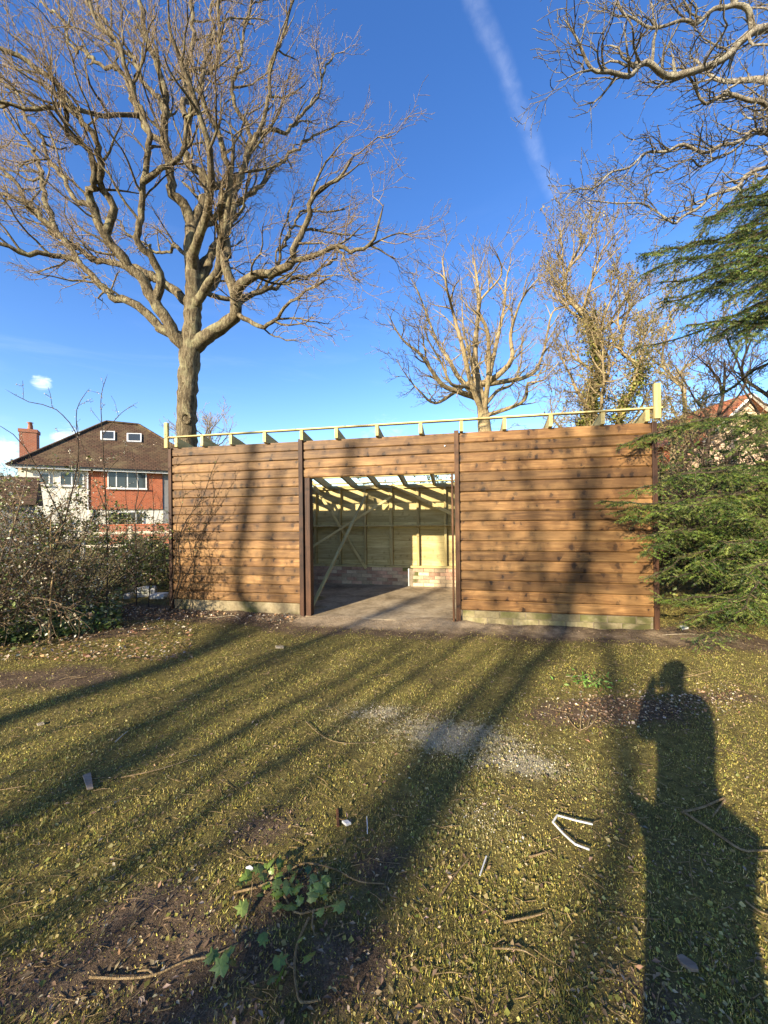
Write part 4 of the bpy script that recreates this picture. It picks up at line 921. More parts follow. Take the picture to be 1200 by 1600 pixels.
q1, q2 = P(1034, 698, 22.5), P(1128, 641, 26)
MB().box(q1.x + .4, 26, 22.9, 30, -.1, q1.z).build('wing_wall', M['house_brick'], rh)
mb = MB(); a, b, c, d, e, f = Vector((q1.x, 22.5, q1.z)), Vector((26, 22.5, q1.z)), Vector((26, 30.5, q1.z)), Vector((q1.x, 30.5, q1.z)), Vector((q2.x, 26.5, q2.z)), Vector((26, 26.5, q2.z))
mb.v = [tuple(p) for p in (a, b, c, d, e, f)]; mb.f = [(0, 1, 5, 4), (2, 3, 4, 5), (3, 0, 4), (1, 2, 5), (3, 2, 1, 0)]; me_ = mb.mesh('wing_roof'); roof_uv(me_); link('wing_roof', me_, M['red_tile'], rh)

# ------------------------------------------------------------------ hedge and shrubs
BLOSSOM = [(.62, .58, .46), (.46, .42, .30), (.30, .27, .17)]; GREENS = [(.075, .105, .02), (.12, .15, .03), (.18, .19, .055), (.045, .065, .016)]; DEAD = [(.20, .13, .07), (.28, .19, .11), (.12, .08, .045)]
def shrub(name, label, base, h, rad, nst, seed, mat='brown_stem', blossom=0, green=0, deadl=0, gz=(0, 9), size=.035, group=None, lean=(0, 0), dens=1.0, gsize=None, spread=.04, rm=.0026, cat='shrub'):
    global rnd
    rnd = random.Random(seed); base = Vector(base); t_ = thing(name, label, cat, base, 0, group); st = []; C = {}
    for k in range(nst):
        an = rnd.uniform(0, 6.283); rr = rad * math.sqrt(rnd.random()) * .6; p0 = base + Vector((math.cos(an) * rr, math.sin(an) * rr, -.03)); dv = Vector((math.cos(an) * rnd.uniform(.1, .7) + lean[0], math.sin(an) * rnd.uniform(.1, .7) + lean[1], 1.0))
        L = h * rnd.uniform(.6, 1.2); c_ = wander(p0, dv, L, max(7, int(L / .15)), .17, -.015, rnd.uniform(.006, .014) * (1.6 if k % 4 == 0 else 1), rm * 1.3); st.append(c_)
    p_ = dict(levels=3, dens={1: 5.0 * dens, 2: 5.0 * dens, 3: 4}, len={1: h * .36, 2: h * .17, 3: h * .08}, jit=.32, up={1: -.02, 2: 0, 3: 0}, t0={1: .12, 2: .1, 3: .1}, rmin=rm, r={1: .006, 2: .004, 3: .003}, seg={1: .1, 2: .08, 3: .06})
    for c_ in st: grow(C, c_[0], c_[1], 1, p_, None)
    for l in C: C[l] = [c_ for c_ in C[l] if min(q_.z for q_ in c_[0]) > -.05]
    tube_obj('stems', st, 6, M[mat], t_, base); tw = [c_ for l in C for c_ in C[l]]
    if tw: tube_obj('twigs', tw, 3, M[mat], t_, base)['kind'] = 'stuff'
    for nm, n_, cols, sz, mt in (('blossom', blossom, BLOSSOM, size, 'leaf'), ('leaves', green, GREENS, gsize or size * 1.4, 'leaf'), ('dead_leaves', deadl, DEAD, size * 1.3, 'litter')):
        if not n_: continue
        pts = []
        while len(pts) < n_:
            p, _r = rnd.choice(tw); q_ = rnd.choice(p) + rvec() * spread
            if q_.z > .01 and (nm != 'leaves' or gz[0] <= q_.z <= gz[1]): pts.append(q_ - base)
            elif rnd.random() < .002: pts.append(q_ - base)
        o_ = link(nm, leaf_mesh(nm, pts, NR.uniform(.5, 1.3, n_) * sz, pick(cols, n_), .2, .7), M[mt], t_); o_['kind'] = 'stuff'
    return t_
hg = 'blackthorn hedge on the left'
shrub('blackthorn_shrub', 'nearest blossoming blackthorn at left edge of the lawn', (-5.15, 4.35, 0), 2.2, .9, 22, 101, blossom=2400, green=2600, deadl=500, group=hg, size=.031)
shrub('blackthorn_shrub', 'white-blossomed blackthorn in middle of the left hedge', (-5.05, 5.25, 0), 2.2, .9, 24, 102, blossom=3000, green=2300, deadl=600, group=hg, size=.031)
shrub('blackthorn_shrub', 'blackthorn at the hedge end before the dark gap beside shed', (-5.0, 6.15, 0), 1.8, .7, 18, 103, blossom=800, green=1000, deadl=900, group=hg, size=.031)
shrub('blackthorn_shrub', 'dense blackthorn behind the front hedge row', (-6.2, 5.7, 0), 2.35, 1.0, 26, 104, blossom=2800, green=3000, deadl=600, group=hg, size=.028)
shrub('blackthorn_shrub', 'leafy dark blackthorn deep in hedge below the red brick panel', (-6.2, 7.3, 0), 1.35, .8, 14, 105, blossom=900, green=2200, deadl=900, group=hg, size=.03)
shrub('bramble_thicket', 'dark bramble tangle behind pale rubble at shed corner', (-4.9, 8.5, 0), 1.15, .95, 26, 106, 'dark_bark', green=4200, deadl=600, gz=(0, .9), size=.035)
shrub('bramble_thicket', 'low bramble tangle further behind shed corner', (-5.7, 10.0, 0), 1.2, 1.1, 22, 116, 'dark_bark', green=3600, deadl=300, gz=(0, 1.0), size=.04)
shrub('holly_bush', 'dark evergreen bush hugging the shed left end wall', (-4.35, 8.1, 0), 1.75, .42, 14, 107, 'dark_bark', green=4200, size=.036, lean=(.05, .1))
shrub('garden_shrub', 'bright green shrub on the grass behind the rail fence', at(222, 13.2), .75, .9, 20, 108, green=5200, size=.06, gsize=.075, rm=.006)
shrub('garden_shrub', 'olive garden shrub left of the bright green one', at(165, 15.8), .85, 1.2, 20, 118, green=5200, size=.06, gsize=.075, rm=.006)
shrub('garden_hedge', 'clipped green hedge in front of the brick house', at(120, 20), 2.0, 3.2, 34, 109, green=7000, size=.09, gsize=.12, rm=.008, cat='hedge')
# bare saplings and long shoots above the hedge
def shoots_thing(name, label, lines, r0, mat, blossom=0, seed=1, ylist=None, buds=.012, cols=BLOSSOM, dens=3.2, ln=.35):
    global rnd
    rnd = random.Random(seed); ch_ = []
    for pts, r in lines: q_ = [p if isinstance(p, Vector) else P(*p) for p in pts]; n = len(q_); ch_.append(resample(q_, [r * (1 - .8 * k / (n - 1)) + .0012 for k in range(n)], .09))
    b_ = ch_[0][0][0].copy(); b_.z = 0; t_ = thing(name, label, 'shrub', b_); C = {}
    p_ = dict(levels=2, dens={1: dens, 2: 5}, len={1: ln, 2: ln * .35}, jit=.22, up={1: .03, 2: .02}, t0={1: .3, 2: .2}, rmin=.002, r={1: .004, 2: .0028}, seg={1: .08, 2: .05})
    for c_ in ch_: grow(C, c_[0], c_[1], 1, p_, None)
    tube_obj('stems', ch_, 6, M[mat], t_, b_); tw = [c_ for l in C for c_ in C[l]]
    if tw: tube_obj('twigs', tw, 3, M[mat], t_, b_)['kind'] = 'stuff'
    if blossom:
        src_ = tw + ch_ * 3; pts = []
        for _k in range(blossom): p, _r = rnd.choice(src_); k = rnd.randrange(len(p) - 1); pts.append(p[k].lerp(p[k + 1], rnd.random()) + rvec() * .007 - b_)
        link('buds', leaf_mesh('buds', pts, NR.uniform(.6, 1.4, blossom) * buds, pick(cols, blossom), .1, .8), M['leaf'], t_)['kind'] = 'stuff'
    return t_
def gy_(px, py): return G(px, py)
shoots_thing('blackthorn_sapling', 'long arching blackthorn shoot crossing sky above chimney', [([gy_(60, 1010), (75, 900, 4.9), (110, 780, 4.8), (122, 690, 4.7), (88, 640, 4.6), (45, 628, 4.5), (8, 608, 4.4)], .009), ([(122, 690, 4.7), (120, 640, 4.7), (140, 606, 4.6)], .005), ([(100, 820, 4.8), (40, 700, 4.4), (-10, 660, 4.2)], .006)], 0, 'dark_bark', 420, 121, dens=2.0)
shoots_thing('blackthorn_sapling', 'upright budding sapling with shoots crossing the house roof', [([gy_(165, 975), (168, 880, 6.0), (164, 760, 5.9), (160, 680, 5.8), (158, 620, 5.8), (168, 585, 5.8)], .011), ([(160, 680, 5.8), (190, 645, 5.7), (213, 632, 5.6)], .005), ([(164, 740, 5.9), (200, 705, 5.8), (245, 690, 5.8)], .005), ([(166, 800, 5.9), (130, 700, 5.7), (118, 650, 5.7)], .005)], 0, 'dark_bark', 380, 122, dens=2.2)
shoots_thing('hazel_sapling', 'thin dark sapling in the gap beside shed', [([gy_(213, 945), (213, 880, 7.0), (211, 800, 7.0), (216, 760, 7.0), (205, 700, 7.0)], .014), ([(211, 800, 7.0), (228, 770, 7.0), (250, 720, 6.9)], .006), ([(213, 850, 7.0), (198, 790, 7.0), (196, 740, 7.0)], .006)], 0, 'dark_bark', 60, 123, dens=2.5)
shoots_thing('hazel_sapling', 'second thin dark sapling next to the shed corner trim', [([gy_(232, 948), (236, 880, 7.2), (240, 800, 7.2), (236, 740, 7.2)], .010), ([(238, 830, 7.2), (252, 790, 7.2), (258, 745, 7.2)], .005)], 0, 'dark_bark', 40, 124, dens=2.5)
shoots_thing('pale_sapling', 'pale forked stem standing at front of the left hedge', [([gy_(77, 1003), (79, 960, 4.85), (80, 920, 4.8), (84, 888, 4.8), (79, 850, 4.75), (80, 800, 4.7)], .016), ([(84, 888, 4.8), (110, 868, 4.7), (128, 845, 4.6)], .007)], 0, 'straw', 0, 125, dens=2.5)
# climber at the shed corner
wc = lambda px, py, d: (lambda l_: sloc(l_.x, l_.y, l_.z))(Pw(px, py, d))
shoots_thing('wall_shrub', 'wiry dark twiggy shrub growing against left corner of shed', [
    ([sloc(.12, -.22, 0), wc(281, 900, -.22), wc(279, 850, -.25), wc(290, 815, -.3), wc(315, 780, -.3), wc(330, 740, -.35), wc(343, 712, -.35)], .010),
    ([sloc(.2, -.2, 0), wc(283, 910, -.25), wc(300, 880, -.3), wc(296, 830, -.3), wc(330, 790, -.35), wc(350, 750, -.35)], .006),
    ([sloc(.08, -.25, 0), wc(274, 880, -.3), wc(276, 820, -.3), wc(286, 780, -.3), wc(282, 735, -.3)], .006), ([wc(279, 850, -.25), wc(300, 800, -.3), wc(312, 762, -.35)], .005), ([wc(272, 782, -.3), wc(290, 772, -.3), wc(312, 760, -.3)], .003),
    ([sloc(.25, -.3, 0), wc(290, 930, -.3), wc(300, 905, -.35), wc(312, 880, -.35)], .004)], 0, 'dark_bark', 340, 126, buds=.022, cols=[(.07, .05, .03), (.12, .09, .04), (.10, .11, .035)], dens=4.5, ln=.3)
# growth behind the shed, seen through the open roof, and behind the spruce
shrub('evergreen_hedge', 'green hedge seen through roof gap at right of doorway', sloc(4.9, 7.0, 0), 2.6, 1.9, 30, 131, green=6500, size=.07, gsize=.09, rm=.006, cat='hedge')
shrub('evergreen_hedge', 'bright hedge seen through roof gap above middle of doorway', sloc(3.0, 7.4, 0), 2.4, 1.4, 24, 132, green=3800, size=.07, gsize=.085, rm=.006, cat='hedge')
shrub('bare_hedge', 'bare twiggy hedge seen through roof gap at left of doorway', sloc(.9, 7.6, 0), 2.5, 1.5, 30, 133, 'oak_twig', deadl=1200, size=.05, rm=.005, cat='hedge')
for k, (x, y, hh) in enumerate(((5.0, 7.6, 2.5), (6.7, 7.2, 2.8), (8.2, 6.6, 2.6), (6.3, 9.6, 3.0), (9.4, 9.0, 3.2))):
    shrub('laurel_bush', ('dark laurel right behind the shed corner', 'dark laurel behind the middle spruce boughs', 'dark laurel at right edge behind the spruce', 'taller laurel below red roof', 'taller laurel below peach gable')[k], (x, y, 0), hh, 1.0, 22, 140 + k, 'dark_bark', green=3600, blossom=160, deadl=300, size=.05, gsize=.075, rm=.004, group='laurels behind the spruce')

# ------------------------------------------------------------------ ground cover
def in_shed(x, y, m_=0.0):
    u = (x - SH.x) * TV.x + (y - SH.y) * TV.y; d = (x - SH.x) * NV.x + (y - SH.y) * NV.y; return (u > -m_) & (u < SH_L + m_) & (d > -.03 - m_) & (d < SH_D + m_)
def in_apron(x, y):
    u = (x - SH.x) * TV.x + (y - SH.y) * TV.y; d = (x - SH.x) * NV.x + (y - SH.y) * NV.y; return (u > 2.28) & (u < 4.77) & (d > -.36) & (d < .1)
def scatter_xy(n, near):                             # more where the camera looks closely
    Y = 1.0 + 5.9 * NR.random(n) ** near; X = NR.uniform(-1.12, 1.12, n) * (Y + .25); k = ~in_shed(X, Y) & ~in_apron(X, Y); return X[k], Y[k]
def blades(name, n, near, h, wd, cols, p, keep, lean=.9, label=None):
    x, y = scatter_xy(n, near); s = soil_f(x, y); du = dust_f(x, y); k = NR.random(len(x)) < keep(s, du, x, y); x, y, du = x[k], y[k], du[k]; n = len(x); z = zg(x, y)
    hh = h * NR.uniform(.45, 1.3, n) * np.clip(1 + .6 * fbm(x, y, 7.0, 9.0) + .5 * fbm(x, y, 21.0, 3.0), .35, 2.2); a = NR.uniform(0, 2 * np.pi, n); b = NR.uniform(0, 2 * np.pi, n); ln_ = lean * NR.random(n)
    w_ = wd * NR.uniform(.6, 1.3, n) * (1 + .09 * y); base = np.stack([x, y, z - .002], 1); sx = np.stack([np.cos(a), np.sin(a), 0 * a], 1) * w_[:, None] / 2
    tip = base + np.stack([np.cos(b) * hh * ln_, np.sin(b) * hh * ln_, hh * np.sqrt(np.maximum(.05, 1 - .8 * ln_ ** 2))], 1)
    col = pick(cols, n, p, .28); tone = (1 + .38 * fbm(x, y, 3.1, 1.0) + .3 * fbm(x, y, 8.0, 4.0) + .2 * fbm(x, y, 19.0, 2.0))[:, None]; col = np.clip(col * tone, .005, .9); f_ = (du * (.35 + .65 * NR.random(n)))[:, None]; col = col * (1 - f_) + np.array([[.56, .52, .37]]) * f_
    V_ = np.stack([base - sx, base + sx, tip], 1); o_ = link(name, np_mesh(name, V_, np.arange(n * 3).reshape(-1, 3), cols=np.repeat(col, 3, 0)), M['blade']); return tag(o_, label, 'grass', kind='stuff')
blades('moss_lawn', 460000, 1.45, .0125, .0042, [(.28, .245, .046), (.39, .32, .072), (.52, .42, .16), (.155, .168, .032)], [.36, .26, .16, .22], lambda s, d, x, y: np.clip(1.1 - 1.15 * s, .05, 1) * np.clip(.78 + .6 * fbm(x, y, 4.0, .5) + .4 * fbm(x, y, 13., 1.5), .12, 1), 1.25, label='short mossy olive-green turf covering the lawn')
blades('grass_tufts', 70000, 1.5, .028, .0034, [(.15, .16, .032), (.22, .20, .045), (.40, .30, .12)], [.42, .3, .28], lambda s, d, x, y: np.clip(1 - 1.3 * s, .0, 1) * np.clip(.25 + 1.0 * fbm(x, y, 3.3, 3.0), .01, 1), 1.25, label='sparse longer grass blades among the moss')
def litter(name, n, near, size, cols, keep, aspect, label, mat='litter', up=.75):
    x, y = scatter_xy(n, near); s = soil_f(x, y); k = NR.random(len(x)) < keep(s, x, y); x, y = x[k], y[k]; n = len(x)
    sz = size * np.minimum(2.3, np.exp(NR.normal(0, .45, n))); pts = np.stack([x, y, zg(x, y) + .004 + sz * .12], 1)
    o_ = link(name, leaf_mesh(name, pts, sz, pick(cols, n), up, aspect), M[mat]); return tag(o_, label, 'litter', kind='stuff')
litter('leaf_litter', 32000, 1.35, .0135, [(.20, .13, .07), (.28, .19, .105), (.10, .065, .04), (.36, .28, .18), (.14, .10, .055)], lambda s, x, y: np.clip(.25 + .8 * s, 0, 1), .45, 'small brown leaf and bark scraps scattered over the ground')
litter('clover_leaves', 60000, 1.35, .0105, [(.17, .17, .035), (.29, .25, .058), (.42, .34, .12)], lambda s, x, y: np.clip(.7 - .5 * s, 0, 1) * np.clip(.45 + .9 * fbm(x, y, 2.2, 7.0), .08, 1), .85, 'tiny round clover leaves dotted through the moss', 'leaf', .7)
x, y = scatter_xy(2600, 1.4); ch_ = []
rnd = random.Random(5)
for xx, yy in zip(x, y):
    a = rnd.uniform(0, 6.28); l = .05 * math.exp(rnd.gauss(0, .55)); z = float(zg(xx, yy)) + .008; p0 = Vector((xx, yy, z)); dv = Vector((math.cos(a), math.sin(a), 0)) * l; r_ = rnd.uniform(.0007, .0016) * (1 + .12 * yy); ch_.append(([p0, p0 + dv * .5 + rvec() * l * .06, p0 + dv + Vector((0, 0, rnd.uniform(-.004, .008)))], [r_, r_, r_ * .7]))
tag(tube_obj('dry_stems', ch_, 3, M['straw']), 'thin straw-coloured stems and twiglets strewn over the lawn', 'litter', kind='stuff')
# sawdust specks on the pale patch
n = 5000; k_ = NR.integers(0, 4, n); cen = np.array([[c[0].x, c[0].y] for c in DC])[k_]; sc_ = np.array([[c[1], c[2]] for c in DC])[k_]
xy = cen + NR.normal(size=(n, 2)) * sc_ * .7; kp = NR.random(n) < dust_f(xy[:, 0], xy[:, 1]) * 1.2; xy = xy[kp]; n = len(xy)
tag(link('sawdust', leaf_mesh('sawdust', np.column_stack([xy, zg(xy[:, 0], xy[:, 1]) + .012 + .006 * NR.random(n)]), .0055 * np.exp(NR.normal(0, .4, n)), pick([(.60, .54, .43), (.5, .43, .32)], n), .7, .6), M['litter']), 'pale sawdust sprinkled over the middle of the lawn', 'sawdust', kind='stuff')
# dead leaves banked along the hedge foot and shed
pts = []
for _k in range(3600):
    if rnd.random() < .6:
        g = G(rnd.uniform(-20, 300), 0 + rnd.uniform(955, 1035)); 
        if g.x * .0 + (g - SH).dot(NV) > -.05 and -.1 < (g - SH).dot(TV): continue
    else:
        g = sloc(rnd.uniform(-1.4, 2.3), -abs(rnd.gauss(.05, .25)) - .02, 0)
    pts.append(g + Vector((0, 0, rnd.uniform(.005, .04))))
for _k in range(1500):
    g = G(rnd.gauss(965, 60), rnd.gauss(1108, 16)) if _k % 3 else G(rnd.gauss(1110, 45), rnd.gauss(1092, 12)); pts.append(g + Vector((0, 0, rnd.uniform(.004, .016))))
n = len(pts); tag(link('fallen_leaves', leaf_mesh('fallen_leaves', pts, np.where(np.arange(n) >= n - 1500, .017, .030) * np.exp(NR.normal(0, .35, n)), pick([(.26, .15, .07), (.36, .24, .13), (.16, .09, .045), (.48, .40, .28)], n), .7, .6), M['litter']), 'fallen brown leaves banked at the hedge foot and shed corner', 'litter', kind='stuff')
# ivy carpet under the hedge
pts = []
for _k in range(5600):
    px = rnd.uniform(-60, 190); py = rnd.uniform(948, 1012) - (px / 190) * 28; g = G(px, py); g.z += abs(rnd.gauss(0, .09)) + .02; pts.append(g)
n = len(pts); tag(link('ivy_carpet', leaf_mesh('ivy_carpet', pts, .055 * np.exp(NR.normal(0, .3, n)), pick([(.09, .13, .03), (.14, .18, .045), (.26, .28, .12), (.06, .09, .025)], n), .55, .85), M['ivy']), 'glossy ivy carpet spreading below the left hedge', 'ivy', kind='stuff')

# ------------------------------------------------------------------ single things lying about
def stick(name, label, lines, mat, cat='stick', lift=.012, group=None, sides=6):
    chs = []; lines = [l for l in lines]
    for pts, r in lines:
        q_ = [G(*p[:2], lift + (p[2] if len(p) > 2 else 0)) for p in pts]
        if len(q_) == 2: q_.insert(1, (q_[0] + q_[1]) / 2 + Vector((.004, .004, .004)))
        n = len(q_); chs.append(resample(q_, [r * .72 * (1 - .4 * k / (n - 1)) for k in range(n)], .03))
    b_ = chs[0][0][0].copy(); o_ = tube_obj(name, chs, sides, M[mat], None, b_); o_.location = b_; return tag(o_, label, cat, group)
stick('dry_stalk', 'long straw-coloured stalk lying across the left lawn', [([(189, 1218), (245, 1206), (300, 1189)], .006)], 'straw')
stick('dry_stalk', 'pale stalk at left edge of the lawn', [([(-30, 1240), (10, 1236), (46, 1230)], .005)], 'straw')
stick('dry_stalk', 'thin dark stick in the left shadow band', [([(180, 1162), (192, 1151), (201, 1144)], .006)], 'fence_wood')
stick('dry_stalk', 'short thin stalk beside the wedge of bark', [([(146, 1239), (170, 1236)], .004)], 'straw')
stick('dry_stalk', 'stick with dead leaf left of the short white strip', [([(687, 1406), (712, 1370), (735, 1343)], .006)], 'straw')
stick('dry_stalk', 'short brown stick below white bent strip', [([(827, 1343), (842, 1339), (860, 1333)], .007)], 'straw')
stick('crooked_twig', 'crooked pale twig in lower middle of the lawn', [([(787, 1446), (812, 1441), (832, 1437), (853, 1431)], .006)], 'straw')
stick('crooked_twig', 'thin curved twig below the crooked pale twig', [([(770, 1487), (800, 1488), (822, 1492), (841, 1505)], .004)], 'straw')
stick('forked_stick', 'long forked dry stick in front of right edge shadow', [([(1064, 1273), (1100, 1264), (1133, 1250), (1124, 1265), (1112, 1281)], .008), ([(1068, 1272), (1110, 1300), (1157, 1331), (1180, 1333), (1230, 1333)], .009)], 'straw')
stick('forked_stick', 'small v-shaped dry sprig on bare earth', [([(886, 1122), (896, 1136), (907, 1145)], .007), ([(905, 1146, .01), (918, 1142, .02), (921, 1127, .03)], .006), ([(907, 1145), (908, 1130, .04), (913, 1115, .06)], .006), ([(915, 1143), (930, 1132, .02), (932, 1121, .03)], .005)], 'straw')
stick('broken_branch', 'pale broken twig lying by left plinth', [([(322, 967), (345, 965), (364, 963), (376, 969)], .007)], 'straw_pale')
stick('dry_stalk', 'pale stalk on grass right of the head shadow', [([(1064, 1061), (1090, 1056), (1112, 1050)], .007)], 'straw')
stick('dry_stalk', 'long thin stem near foot of spruce', [([(1035, 993), (1075, 992), (1108, 995)], .006)], 'straw_pale')
stick('dry_stalk', 'thin stalk on grass above the green weed', [([(884, 1059), (905, 1058), (920, 1060)], .005)], 'straw_pale')
stick('dry_stalk', 'straight stalk near the sawdust left end', [([(478, 1130), (500, 1150), (530, 1163), (585, 1163)], .004)], 'straw')
stick('dry_stalk', 'stem lying at right edge above bark flake', [([(1165, 1412), (1185, 1428), (1215, 1440)], .005)], 'straw')
def strip(name, label, pts, w_, th, mat, lift=.02):
    q_ = [G(x, y, lift) for x, y in pts]; mb_ = MB()
    b_ = q_[0].copy()
    for a, b in zip(q_[:-1], q_[1:]): e = (b - a).normalized() * w_ * .35; mb_.bar(a - b_ - e, b - b_ + e, w_, th)
    o_ = mb_.build(name, M[mat], None, .0012); o_.location = b_; return tag(o_, label, 'plastic strip')
strip('plastic_strip', 'white plastic strip bent into an open hook on lawn', [(925, 1294), (899, 1288), (871, 1280), (864, 1291), (880, 1309), (899, 1326), (920, 1334)], .008, .006, 'white_plastic')
strip('plastic_strip', 'short straight white plastic strip in lower middle', [(760, 1345), (755, 1360), (750, 1375)], .006, .004, 'white_plastic')
strip('plastic_strip', 'thin pale sliver left of centre in the dark soil', [(573, 1282), (574, 1295), (574, 1309)], .004, .003, 'white_plastic')
def chunk(name, label, poly, th, mat, cat, lift=.004):
    q_ = [G(x, y, lift) for x, y in poly]; b_ = sum(q_, Vector()) / len(q_); o_ = MB().prism([p - b_ for p in q_], (0, 0, th)).build(name, M[mat], None, .002); o_.location = b_; return tag(o_, label, cat)
chunk('bark_wedge', 'grey-brown wedge of bark on the left lawn', [(129, 1215), (142, 1210), (146, 1234), (136, 1236)], .012, 'chip', 'bark')
chunk('wood_chip', 'pale wood chip in lit grass near left shadow', [(57, 1133), (68, 1130), (70, 1133), (59, 1136)], .01, 'straw_pale', 'wood chip')
chunk('wood_chip', 'small pale wood chip before the left shed wall', [(430, 1011), (443, 1011), (443, 1014), (431, 1014)], .014, 'straw_pale', 'wood chip')
chunk('wood_chip', 'narrow reddish wood sliver left of thin pale sliver', [(525, 1266), (529, 1266), (531, 1293), (526, 1294)], .006, 'raw_post', 'wood chip')
chunk('bark_flake', 'pale bark flake in the person shadow at lower right', [(1057, 1499), (1066, 1497), (1088, 1512), (1092, 1522), (1080, 1521), (1064, 1511)], .012, 'chip', 'bark')
chunk('fragment', 'white plaster fragment above the ivy sprig', [(384, 1360), (391, 1357), (396, 1361), (388, 1366)], .012, 'white_rubble', 'fragment')
chunk('fragment', 'white plaster fragment right of the reddish sliver', [(534, 1287), (543, 1285), (549, 1290), (541, 1293)], .012, 'white_rubble', 'fragment')
chunk('fragment', 'small white fragment by dead-leaf pile at spruce foot', [(1062, 980), (1072, 979), (1076, 983), (1066, 985)], .02, 'white_rubble', 'fragment')
# rubble beside the shed corner
def rock(name, label, px, py, sx, sy, sz, seed):
    g = G(px, py); bm_ = bmesh.new(); bmesh.ops.create_cube(bm_, size=1); bmesh.ops.subdivide_edges(bm_, edges=bm_.edges, cuts=3, use_grid_fill=True); r_ = random.Random(seed)
    for v_ in bm_.verts: d_ = v_.co.normalized() * .62; v_.co = v_.co.lerp(d_, .35) + Vector((r_.gauss(0, .02), r_.gauss(0, .02), r_.gauss(0, .02))); v_.co = Vector((v_.co.x * sx, v_.co.y * sy, (v_.co.z + .42) * sz))
    me_ = bpy.data.meshes.new(name); bm_.to_mesh(me_); bm_.free(); o_ = link(name, me_, M['white_rubble']); o_.location = g; o_.rotation_euler = (0, 0, r_.uniform(-.4, .4)); return tag(o_, label, 'rubble', 'rubble by the shed corner')
rock('rubble_block', 'largest squared white rubble block at shed corner', 229, 931, .34, .22, .19, 1); rock('rubble_block', 'flat pale rubble slab right of the squared block', 249, 934, .28, .24, .09, 2); rock('rubble_block', 'small round rubble lump left of the squared block', 201, 935, .13, .13, .11, 3)
# weed
rnd = random.Random(9); wb = G(925, 1070); wt = thing('weed', 'bright green weed on lawn before the right wall', 'plant', wb)
pts = [Vector((rnd.gauss(0, .10), rnd.gauss(0, .08), abs(rnd.gauss(.03, .025)))) for _ in range(130)]
link('leaves', leaf_mesh('leaves', pts, NR.uniform(.02, .05, 130), pick([(.10, .19, .03), (.14, .24, .05)], 130), .4, .4), M['leaf'], wt)
tube_obj('stems', [wander(Vector((0, 0, 0)), (rnd.gauss(0, 1), rnd.gauss(0, 1), 1.2), .09, 4, .2, 0, .0025, .001) for _ in range(14)], 4, M['straw'], wt)
# ivy sprigs: lobed leaves on trailing stems
IVYP = [(0, -.45), (.18, -.5), (.5, -.22), (.30, -.02), (.42, .22), (.14, .2), (0, .55), (-.14, .2), (-.42, .22), (-.30, -.02), (-.5, -.22), (-.18, -.5)]
def ivy_leaf_mesh():
    mb_ = MB(); mb_.v = [(0, -.05, .06)] + [(x, y, -.10 * abs(x) - .10 * y * y) for x, y in IVYP]; n = len(IVYP)
    mb_.f = [(0, 1 + k, 1 + (k + 1) % n) for k in range(n)]; me_ = mb_.mesh('leaf'); return me_
ivm = []
for c_ in ((.095, .14, .022), (.15, .20, .04), (.055, .085, .018)):
    me_ = ivy_leaf_mesh(); mt = plain('ivy_green', c_, .4, .45, .25, 4); me_.materials.append(mt); ivm.append(me_)
def ivy(name, label, vines, leaves, seed):
    r_ = random.Random(seed); chs = []
    for pts, r in vines: q_ = [G(p[0], p[1], .014 + (p[2] if len(p) > 2 else 0)) for p in pts]; n = len(q_); chs.append(resample(q_, [r * (1 - .4 * k / (n - 1)) for k in range(n)], .02))
    b_ = chs[0][0][0].copy(); b_.z = 0; t_ = thing(name, label, 'ivy', b_); tube_obj('stem', chs, 5, M['straw'], t_, b_)
    for (px, py, s, k) in leaves:
        o_ = link('leaf', ivm[k], None, t_); g = G(px, py, .03 + r_.uniform(0, .03)); o_.location = g - b_; o_.scale = (s, s, s); o_.rotation_euler = (r_.gauss(0, .4), r_.gauss(0, .4), r_.uniform(0, 6.28))
lv = [(377, 1432, .055, 1), (453, 1404, .065, 1), (433, 1406, .05, 0), (467, 1407, .05, 0), (487, 1412, .05, 1), (505, 1394, .055, 1), (528, 1430, .06, 1), (499, 1443, .04, 1), (455, 1430, .055, 0), (420, 1370, .05, 0), (402, 1380, .05, 2), (385, 1390, .05, 0), (412, 1392, .045, 2), (375, 1403, .04, 0), (460, 1374, .04, 2), (508, 1413, .04, 1)]
r_ = random.Random(4)
lv += [(r_.gauss(445, 52), r_.gauss(1395, 26), r_.uniform(.022, .05), r_.choice((0, 0, 2, 1))) for _ in range(34)]
ivy('ivy_sprig', 'leafy ivy sprig with dark green leaves on near lawn', [([(365, 1400), (400, 1392), (430, 1385), (460, 1430), (490, 1428), (520, 1420)], .005), ([(430, 1385), (470, 1355), (520, 1362), (560, 1382), (600, 1386)], .004), ([(490, 1428), (488, 1455), (495, 1470)], .004), ([(450, 1424), (425, 1415), (448, 1440)], .004), ([(395, 1392, .02), (390, 1420), (375, 1470)], .003)], lv, 1)
ivy('ivy_vine', 'long pale ivy vine trailing to bottom left of lawn', [([(140, 1533), (190, 1535), (240, 1530), (290, 1508), (330, 1500), (372, 1480)], .0042), ([(240, 1530), (232, 1522), (215, 1524)], .004)], [(332, 1518, .05, 0), (343, 1536, .06, 1), (356, 1510, .05, 0), (362, 1520, .05, 2), (325, 1525, .04, 2)], 2)
ivy('ivy_vine', 'hooked ivy vine with few leaves at bottom centre', [([(483, 1440), (465, 1480), (460, 1520), (464, 1555), (470, 1573), (497, 1570)], .005), ([(460, 1520), (448, 1510), (446, 1490)], .003)], [(412, 1485, .045, 0), (439, 1522, .055, 0), (436, 1545, .055, 0), (481, 1520, .055, 0), (428, 1552, .045, 2), (470, 1490, .035, 1), (535, 1545, .05, 2)], 3)

